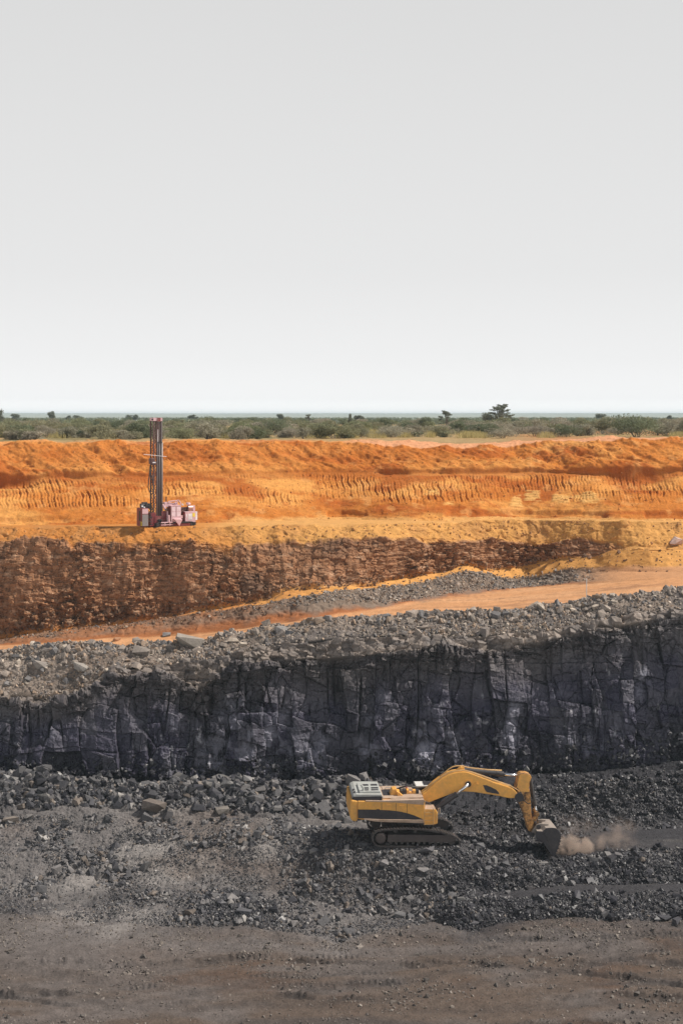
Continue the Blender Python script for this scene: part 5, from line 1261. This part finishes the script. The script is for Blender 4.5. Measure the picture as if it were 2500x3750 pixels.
# ------------------------------------------------------------------ scrubland
def leaf_mat(name, col, col2, tr=.15):
    m, t, n, b = new_mat(name)
    at = n.new('ShaderNodeAttribute'); at.attribute_name = 'Col'
    oi = n.new('ShaderNodeObjectInfo')
    mx = n.new('ShaderNodeMix'); mx.data_type = 'RGBA'; mx.inputs[6].default_value = (*col, 1); mx.inputs[7].default_value = (*col2, 1)
    t.links.new(oi.outputs['Random'], mx.inputs[0])
    mu = n.new('ShaderNodeMix'); mu.data_type = 'RGBA'; mu.blend_type = 'MULTIPLY'; mu.inputs[0].default_value = 1
    t.links.new(mx.outputs[2], mu.inputs[6]); t.links.new(at.outputs['Color'], mu.inputs[7])
    t.links.new(mu.outputs[2], b.inputs['Base Color']); b.inputs['Roughness'].default_value = .8; b.inputs['Specular IOR Level'].default_value = .15
    tl = n.new('ShaderNodeBsdfTranslucent'); t.links.new(mu.outputs[2], tl.inputs[0])
    ms = n.new('ShaderNodeMixShader'); ms.inputs[0].default_value = .38
    t.links.new(b.outputs[0], ms.inputs[1]); t.links.new(tl.outputs[0], ms.inputs[2]); t.links.new(ms.outputs[0], n['Material Output'].inputs[0])
    return m
m_leaf_olive = leaf_mat('olive_leaf', (.24, .255, .145), (.30, .28, .185))
m_leaf_grey = leaf_mat('grey_leaf', (.40, .355, .285), (.31, .295, .22))
m_leaf_dark = leaf_mat('dark_leaf', (.15, .18, .11), (.19, .21, .13))
m_leaf_tree = leaf_mat('tree_leaf', (.21, .225, .18), (.22, .235, .185))
m_stem = paint('grey_bark', (.17, .14, .115), .9, dirt=(.10, .08, .065), dirt_amt=.5, scale=4)
m_grass = leaf_mat('dry_grass', (.52, .44, .20), (.52, .44, .20))
m_far = leaf_mat('far_leaf', (.19, .21, .14), (.20, .215, .145))

def leaves(pts, size, r, stretch=1.0, up=0.0):
    n = len(pts); q = r.normal(0, 1, (n, 3)); q[:, 2] += up; q /= np.linalg.norm(q, axis=1, keepdims=True)
    a = np.cross(q, r.normal(0, 1, (n, 3))); a /= np.linalg.norm(a, axis=1, keepdims=True); b = np.cross(q, a)
    s_ = size * r.uniform(.6, 1.35, (n, 1)); a = a * s_ * stretch; b = b * s_ * .6
    Vq = np.stack([pts - a, pts + b * .7, pts + a, pts - b * .7], 1).reshape(-1, 3)
    Fq = np.arange(4 * n).reshape(n, 4)
    c = np.repeat(r.uniform(.8, 1.2, n), 4)
    return Vq, Fq, np.stack([c, c, c * .97], -1)
def lobes(r, k, w, h, base=.12):
    c = np.stack([r.normal(0, .36, k) * w / 2 * 1.2, r.normal(0, .36, k) * w / 2 * 1.2, h * r.uniform(base + .2, .74, k)], -1)
    rad = r.uniform(.20, .36, (k, 1)) * np.array([[w, w, h * .75]])
    return c, rad
def crown_pts(r, c, rad, n, inner=.55):
    i = r.integers(0, len(c), n); q = r.normal(0, 1, (n, 3)); q /= np.linalg.norm(q, axis=1, keepdims=True)
    return c[i] + q * rad[i] * r.uniform(inner, 1.08, (n, 1))
def stem_mesh(r, tips, rad=.035, base=(0, 0, 0)):
    mb = MB()
    for t in tips:
        m_ = Vector(base).lerp(Vector(t), .5) + Vector((r.normal(0, .1), r.normal(0, .1), r.uniform(-.05, .15)))
        b0 = Vector(base) + Vector((r.normal(0, .08), r.normal(0, .08), -.15))
        mb.tube([b0, m_, Vector(t)], rad, 5, r1=rad * .35)
    return mb
rv = np.random.default_rng(21)
VAR = []
for k in range(10):
    w, h = [(3.4, 2.1), (2.9, 2.3), (4.0, 2.2), (2.6, 1.8), (2.3, 1.6), (3.3, 2.5), (2.4, 2.0), (3.1, 1.9), (1.9, 1.3), (4.4, 2.4)][k]
    c, rad = lobes(rv, int(rv.integers(9, 15)), w, h, .05 if k % 3 else .15)
    sparse = k in (3, 6, 8)
    p = crown_pts(rv, c, rad, 1300 if sparse else 3200, .3 if sparse else .7); p[:, 2] = np.maximum(p[:, 2], .03)
    Vq, Fq, Cq = leaves(p, .085 if sparse else .08, rv, 1.4, .6)
    lid_ = np.argmin(np.linalg.norm(p[:, None, :] - c[None], axis=2), axis=1); Cq = Cq * np.repeat(rv.uniform(.82, 1.18, len(c))[lid_], 4)[:, None]
    VAR.append((Vq, Fq, Cq, c, sparse))
FOL = {}
def make_bush(kind, k, label, group, cat='bush'):
    Vq, Fq, Cq, c, sparse = VAR[k]
    key = (kind, k)
    root = empty('bush', (0, 0, 0))
    if key not in FOL:
        mat = {'olive': m_leaf_olive, 'grey': m_leaf_grey, 'dark': m_leaf_dark}[kind]
        f = np_mesh('foliage', Vq, Fq, mat, Cq, root)
        r = np.random.default_rng(900 + k); s_ = stem_mesh(r, [tuple(x) for x in c], .03 if not sparse else .04).build('stems', m_stem, root)
        FOL[key] = (f.data, s_.data)
    else:
        for nm, me in zip(('foliage', 'stems'), FOL[key]):
            o = bpy.data.objects.new(nm, me); COL.objects.link(o); o.parent = root
    tag(root, label, cat, group); return root
def veld_z(x, d): return 26.98
BL = {
 ('olive', 0): ('olive green bush in the front rows of the scrub behind the orange bank', 'olive bushes in the front rows'),
 ('grey', 0): ('grey-brown twiggy bush in the front rows of the scrub behind the orange bank', 'grey bushes in the front rows'),
 ('dark', 0): ('dark green dense bush in the front rows of the scrub behind the orange bank', 'dark bushes in the front rows'),
 ('olive', 1): ('olive green bush in the farther scrub below the blue horizon strip', 'olive bushes in the farther scrub'),
 ('grey', 1): ('grey-brown bush in the farther scrub below the blue horizon strip', 'grey bushes in the farther scrub'),
 ('dark', 1): ('dark green bush in the farther scrub below the blue horizon strip', 'dark bushes in the farther scrub')}
def put_bush(px, py, kind, k, sc=1.0, sz=1.0, label=None):
    d = (CAMZ - 27.0) * F / (py - HY); x = (px - CX) / F * d
    far = 1 if py < 1572 else 0
    lb, gp = BL[(kind, far)]
    b = make_bush(kind, k, label or lb, None if label else gp)
    b.location = (x, d, 26.93); b.rotation_euler = (0, 0, rv.uniform(0, 6.28)); b.scale = (sc, sc, sc * sz)
    return b
GRASSP = [(220, 1608, 28), (415, 1604, 30), (20, 1603, 25), (835, 1606, 22), (1180, 1606, 18), (1290, 1606, 16), (1385, 1604, 26), (1480, 1602, 20), (1575, 1600, 14), (1720, 1604, 30), (1765, 1606, 18), (1245, 1600, 14), (2000, 1603, 22), (2485, 1602, 25), (1130, 1604, 14), (1360, 1592, 20)]
used = []
SPECIAL = [
 (170, 1592, 'dark', 2, 1.25, .85, None), (340, 1596, 'dark', 0, 1.05, .95, 'dark rounded bush right of the pale grass patch at the far left'),
 (1010, 1596, 'dark', 9, 1.2, 1.0, None), (900, 1594, 'olive', 2, 1.25, .95, None), (690, 1597, 'olive', 9, 1.25, .8, 'wide olive bush just right of the drill mast on the bank crest'),
 (770, 1565, 'dark', 9, 1.25, 1.05, 'large dark bush to the right of the top of the drill mast'), (930, 1556, 'dark', 2, 1.5, .9, None),
 (1485, 1592, 'dark', 1, 1.05, .95, None), (1540, 1597, 'grey', 0, 1.0, 1.0, None), (1820, 1597, 'grey', 9, 1.05, 1.0, None), (1970, 1592, 'grey', 6, 1.35, 1.05, 'open twiggy bush with bare stems right of centre'),
 (2330, 1604, 'dark', 9, 1.45, 1.0, 'big dark wide bush standing on the crest of the bank at right'), (2440, 1600, 'grey', 6, 1.2, .95, None), (2490, 1599, 'grey', 3, 1.1, 1.0, None),
 (2120, 1600, 'grey', 4, 1.1, 1.1, None), (2160, 1600, 'grey', 8, 1.3, 1.3, None), (2190, 1580, 'dark', 2, 1.3, .95, None), (1990, 1560, 'dark', 9, 1.2, 1.0, None), (2040, 1565, 'grey', 0, 1.0, .9, None),
 (60, 1590, 'olive', 9, 1.2, .85, None), (530, 1594, 'grey', 7, 1.1, .9, None), (610, 1598, 'grey', 4, 1.2, .9, None), (465, 1590, 'grey', 1, 1.1, 1, None), (280, 1585, 'olive', 2, 1.1, .9, None),
 (1100, 1590, 'olive', 5, 1.1, .9, None), (1330, 1585, 'olive', 7, 1.1, 1, None), (1620, 1597, 'grey', 7, 1.05, .9, None), (1690, 1590, 'grey', 0, 1.1, 1, None), (1880, 1592, 'grey', 5, 1.0, .95, None), (1280, 1597, 'dark', 4, .9, .8, None)]
for (px, py, kind, k, sc, sz, lb) in SPECIAL:
    put_bush(px, py, kind, k, sc, sz, lb); used.append((px, py))
cnt = 0; tries = 0
for k in range(64):
    px = -150 + 2750 * (k + rv.uniform(0, 1)) / 64
    if any(abs(px - gx) < gw * .9 for gx, gy, gw in GRASSP) or (1490 < px < 1500) or px > 2080: continue
    py = rv.uniform(1606, 1618) if px < 1280 else rv.uniform(1600, 1609)
    put_bush(px, py, rv.choice(['olive', 'grey', 'dark'], p=[.4, .45, .15]), int(rv.integers(0, 10)), rv.uniform(.75, 1.1), rv.uniform(.75, .95)); used.append((px, py))
while cnt < 225 and tries < 9000:
    tries += 1
    px = rv.uniform(-160, 2660); top_ = 1617 if px < 1250 else (1600 if px < 2260 else 1606); py = 1546 + (top_ - 1546) * rv.uniform(0, 1) ** .62
    if any(abs(px - gx) < gw and py > 1584 for gx, gy, gw in GRASSP) and rv.uniform() < .97: continue
    if px > 2030 and py > 1572 and rv.uniform() < .5: continue
    dmin = 30 * (py - 1520) / 80
    if any(abs(px - a) < dmin and abs(py - b) < 6 for a, b in used): continue
    kind = rv.choice(['olive', 'grey', 'dark'], p=[.42, .38, .20] if py > 1572 else [.5, .22, .28])
    put_bush(px, py, kind, int(rv.integers(0, 10)), rv.uniform(.85, 1.35), rv.uniform(.8, 1.0)); used.append((px, py)); cnt += 1
# far scrub: one mass, thousands of low clumps
n = 3600
dd = np.exp(rv.uniform(np.log(430), np.log(1500), n)); xx = rv.uniform(-.32, .32, n) * dd
sz = rv.uniform(.7, 1.7, n); hz_ = rv.uniform(.7, 1.25, n)
m = 34
q = rv.normal(0, 1, (n, m, 3)); q /= np.linalg.norm(q, axis=2, keepdims=True); q[..., 2] = np.abs(q[..., 2])
zb_ = np.interp(dd, [500, 2000, 2900, 5500], [27.0, 26.3, 27.2, 36.4])
pts = np.stack([xx, dd, zb_], -1)[:, None, :] + q * np.stack([sz * 1.4, sz * 1.4, hz_ * 1.35], -1)[:, None, :] * rv.uniform(.6, 1, (n, m, 1))
Vq, Fq, Cq = leaves(pts.reshape(-1, 3), .36, rv, 1.1, .5)
fs_ = np_mesh('far_scrub', Vq, Fq, m_far, Cq * np.repeat(rv.uniform(.7, 1.3, n), m * 4)[:, None]); tag(fs_, 'far low scrub merging into a green band under the blue horizon', 'scrub', kind='stuff')
# dry grass between the bushes
gp_, gh_ = [], []
for gx, gy, gw in GRASSP:
    n = int(gw * 75); py = rv.uniform(1586, 1612, n) * .6 + .4 * gy; px = gx + rv.normal(0, gw * .6, n)
    d = 3.0 * F / (py - HY); gp_.append(np.stack([(px - CX) / F * d, d, 27.0 + 0 * d], -1)); gh_.append(rv.uniform(.4, 1.0, n))
n = 9000; py = rv.uniform(1560, 1606, n); px = rv.uniform(-200, 2700, n); d = 3.0 * F / (py - HY)
gp_.append(np.stack([(px - CX) / F * d, d, 27.0 + 0 * d], -1)); gh_.append(rv.uniform(.15, .55, n))
gp = np.concatenate(gp_); gh = np.concatenate(gh_); n = len(gp)
a = rv.uniform(0, 6.28, n); w = .05; lean = rv.normal(0, .22, (n, 2)) * gh[:, None]
b0 = gp + np.stack([np.cos(a) * w, np.sin(a) * w, -.1 + 0 * a], -1); b1_ = gp - np.stack([np.cos(a) * w, np.sin(a) * w, .1 + 0 * a], -1)
tp_ = gp + np.stack([lean[:, 0], lean[:, 1], gh], -1)
c = np.repeat(rv.uniform(.6, 1.3, n), 3)
gs = np_mesh('dry_grass', np.stack([b0, b1_, tp_], 1).reshape(-1, 3), np.arange(3 * n).reshape(n, 3), m_grass, np.stack([c, c, c], -1))
tag(gs, 'pale yellow dry grass between the bushes', 'grass', kind='stuff')

# trees standing above the scrub
def tree(px, topy, wpx, D, label, style, seed, group=None):
    r = np.random.default_rng(seed); H_ = CAMZ - (topy - HY) * D / F - 26.9; w = wpx * D / F
    root = empty('tree', ((px - CX) / F * D, D, 26.9)); tag(root, label, 'tree', group)
    tr = MB(); tips = []
    fork = Vector((r.normal(0, .1), 0, H_ * (.22 if style != 'upright' else .3)))
    tr.tube([(0, 0, -.3), fork * .5, fork], .05 * H_ ** .8, 7, r1=.035 * H_ ** .8)
    nl = {'umbrella': 40, 'open': 13, 'round': 8, 'upright': 6}[style]
    for k in range(nl):
        a_ = 2 * math.pi * k / nl + r.normal(0, .3); rad = w / 2 * r.uniform(.35, .85)
        zz = H_ * (r.uniform(.40, .97) if style != 'upright' else r.uniform(.4, .95))
        if style in ('umbrella', 'open'): rad = w / 2 * (1.0 - .80 * max(0, zz / H_ - .56) / .42) * r.uniform(.3, 1.0)
        if style == 'upright': rad *= .5
        t = Vector((rad * math.cos(a_), rad * math.sin(a_), zz)); mdl = fork.lerp(t, .55) + Vector((0, 0, -.06 * H_))
        tr.tube([fork, mdl, t], .02 * H_ ** .8, 5, r1=.008 * H_)
        tips.append(t)
        if style in ('umbrella', 'open'):
            t2 = t + Vector((math.cos(a_ + .8) * w * .14, math.sin(a_ + .8) * w * .14, r.uniform(0, .06) * H_)); tr.tube([mdl, t2], .012 * H_ ** .8, 4, r1=.01); tips.append(t2)
    tr.build('trunk', m_stem, root)
    c = np.array([list(t) for t in tips])
    if style == 'umbrella': rd_ = np.tile(np.array([[w * .085, w * .085, H_ * .028]]), (len(c), 1)); n = 3600
    elif style == 'open': rd_ = np.tile(np.array([[w * .15, w * .15, H_ * .05]]), (len(c), 1)); n = 1500
    elif style == 'round': rd_ = np.tile(np.array([[w * .28, w * .28, H_ * .20]]), (len(c), 1)); c[:, :2] *= .75; n = 2200
    else: rd_ = np.tile(np.array([[w * .22, w * .22, H_ * .14]]), (len(c), 1)); n = 900
    p = crown_pts(r, c, rd_, n, .2)
    Vq, Fq, Cq = leaves(p, .0028 * D ** .5 * 3.2, r, 1.2, .4)
    np_mesh('crown', Vq, Fq, m_leaf_tree, Cq, root)
    return root
tree(1834, 1482, 96, 330, 'tallest tree on the horizon with layered flat branches, right of centre', 'umbrella', 1)
tree(1788, 1508, 62, 335, 'lower rounded tree touching the left side of the tallest tree', 'round', 2)
tree(1632, 1504, 48, 390, 'small open-crowned tree left of the tallest tree', 'open', 3)
tree(-6, 1500, 44, 420, 'tall tree cut off by the left edge of the picture', 'round', 4)
tree(191, 1511, 30, 560, 'small round-topped dark tree above the scrub at far left', 'round', 5)
tree(57, 1517, 34, 700, 'low dark tree on the horizon between the left edge and the round-topped tree', 'round', 6)
tree(288, 1519, 38, 700, 'low wide dark tree against the blue strip left of the drill mast', 'round', 7)
tree(250, 1523, 24, 800, 'tiny tree just left of the low wide dark tree', 'round', 17)
tree(472, 1519, 34, 720, 'ragged low tree on the horizon nearest to the drill mast on its left', 'open', 8)
tree(498, 1521, 26, 720, 'small tree leaning against the ragged low tree left of the mast', 'round', 18)
tree(705, 1520, 42, 700, 'wide flat dark tree on the horizon to the right of the drill mast', 'umbrella', 9)
tree(1028, 1519, 28, 650, 'dark compact round tree on the horizon left of centre', 'round', 10)
tree(1130, 1518, 32, 420, 'pale bushy tree on the horizon above the middle of the bank', 'open', 11)
tree(1282, 1515, 22, 300, 'narrow upright dark tree at the middle of the scrub', 'upright', 12)
tree(1312, 1522, 44, 480, 'low flat tree beside the narrow upright tree', 'umbrella', 13)
tree(2196, 1518, 44, 620, 'domed dark tree on the horizon at right', 'round', 14)
tree(2450, 1524, 24, 650, 'small dark tree on the horizon near the right edge', 'round', 15)
tree(2316, 1529, 22, 640, 'flat little dark tree between the domed tree and the right edge', 'round', 16)

# ------------------------------------------------------------------ dust at the bucket and haze over the plain
def volume_mat(name, col, dens, aniso=.2):
    m = bpy.data.materials.new(name); m.use_nodes = True; t = m.node_tree; n = t.nodes; n.clear()
    out = n.new('ShaderNodeOutputMaterial'); v = n.new('ShaderNodeVolumePrincipled')
    v.inputs['Color'].default_value = (*col, 1); v.inputs['Density'].default_value = dens; v.inputs['Anisotropy'].default_value = aniso
    t.links.new(v.outputs[0], out.inputs['Volume']); return m, t, n, v
md, t, n, v = volume_mat('dust', (.97, .75, .61), 1.0, .0)
tc = n.new('ShaderNodeTexCoord'); ns = n.new('ShaderNodeTexNoise'); ns.inputs['Scale'].default_value = 1.4; ns.inputs['Detail'].default_value = 6; ns.inputs['Roughness'].default_value = .6; ns.inputs['Distortion'].default_value = .5
t.links.new(tc.outputs['Object'], ns.inputs['Vector'])
def puff(cx, cy, cz, rx_, ry_, rz_):
    mp = n.new('ShaderNodeMapping'); mp.vector_type = 'POINT'; 
    sb = n.new('ShaderNodeVectorMath'); sb.operation = 'SUBTRACT'; sb.inputs[1].default_value = (cx, cy, cz)
    dv_ = n.new('ShaderNodeVectorMath'); dv_.operation = 'DIVIDE'; dv_.inputs[1].default_value = (rx_, ry_, rz_)
    ln = n.new('ShaderNodeVectorMath'); ln.operation = 'LENGTH'
    n.remove(mp)
    t.links.new(tc.outputs['Object'], sb.inputs[0]); t.links.new(sb.outputs[0], dv_.inputs[0]); t.links.new(dv_.outputs[0], ln.inputs[0])
    ml = n.new('ShaderNodeMath'); ml.operation = 'SUBTRACT'; ml.inputs[0].default_value = 1.0; t.links.new(ln.outputs['Value'], ml.inputs[1])
    mx = n.new('ShaderNodeMath'); mx.operation = 'MAXIMUM'; mx.inputs[1].default_value = 0; t.links.new(ml.outputs[0], mx.inputs[0])
    return mx
def val(op, a, b):
    x = n.new('ShaderNodeMath'); x.operation = op
    for k, q in enumerate((a, b)):
        if isinstance(q, (int, float)): x.inputs[k].default_value = q
        else: t.links.new(q.outputs[0], x.inputs[k])
    return x
g = ground_px(2075, 3128)
dust0 = Vector((g[0], g[1] + .3, g[2]))
pf = val('MULTIPLY', val('ADD', val('ADD', puff(.25, 0, .45, 1.1, .8, .9), puff(1.15, .1, .35, .85, .7, .75)), puff(-.45, -.1, .25, .45, .4, .55)), 15.0)
pg = val('ADD', val('MULTIPLY', puff(3.0, .5, .55, 2.3, 1.0, .80), 1.0), val('MULTIPLY', puff(3.8, .9, 1.35, 1.4, 1.0, 1.0), .50))
pg = val('ADD', pg, val('MULTIPLY', puff(.9, .6, 1.5, 1.9, 1.0, 1.2), .30))
nz = val('MAXIMUM', val('MULTIPLY', val('SUBTRACT', ns, .42), 4.2), 0)
tot = val('MULTIPLY', val('ADD', val('MULTIPLY', pf, 1.0), val('MULTIPLY', pg, 1.3)), nz)
t.links.new(tot.outputs[0], v.inputs['Density'])
dm = MB(); nseg = 20; ringz = []
vs = []; fs = []
for i in range(11):
    ph_ = math.pi * i / 10
    for k in range(nseg):
        a_ = 2 * math.pi * k / nseg
        vs.append((2.0 + 3.6 * math.sin(ph_) * math.cos(a_), .3 + 1.8 * math.sin(ph_) * math.sin(a_), max(-.35, .9 + 2.2 * math.cos(ph_))))
for i in range(10):
    for k in range(nseg): fs.append((i * nseg + k, (i + 1) * nseg + k, (i + 1) * nseg + (k + 1) % nseg, i * nseg + (k + 1) % nseg))
dm.add(vs, fs)
dust = dm.build('dust_cloud', md); dust.location = dust0
tag(dust, 'pinkish dust cloud drifting right from the digging bucket', 'dust')

mh, t, n, v = volume_mat('haze_air', (.74, .92, 1.0), .00012, .0)
hz = MB().box(-4200, 4200, -60, 9300, -6, 45).build('haze', mh); tag(hz, 'thin pale blue haze over the plain', 'haze', kind='stuff')
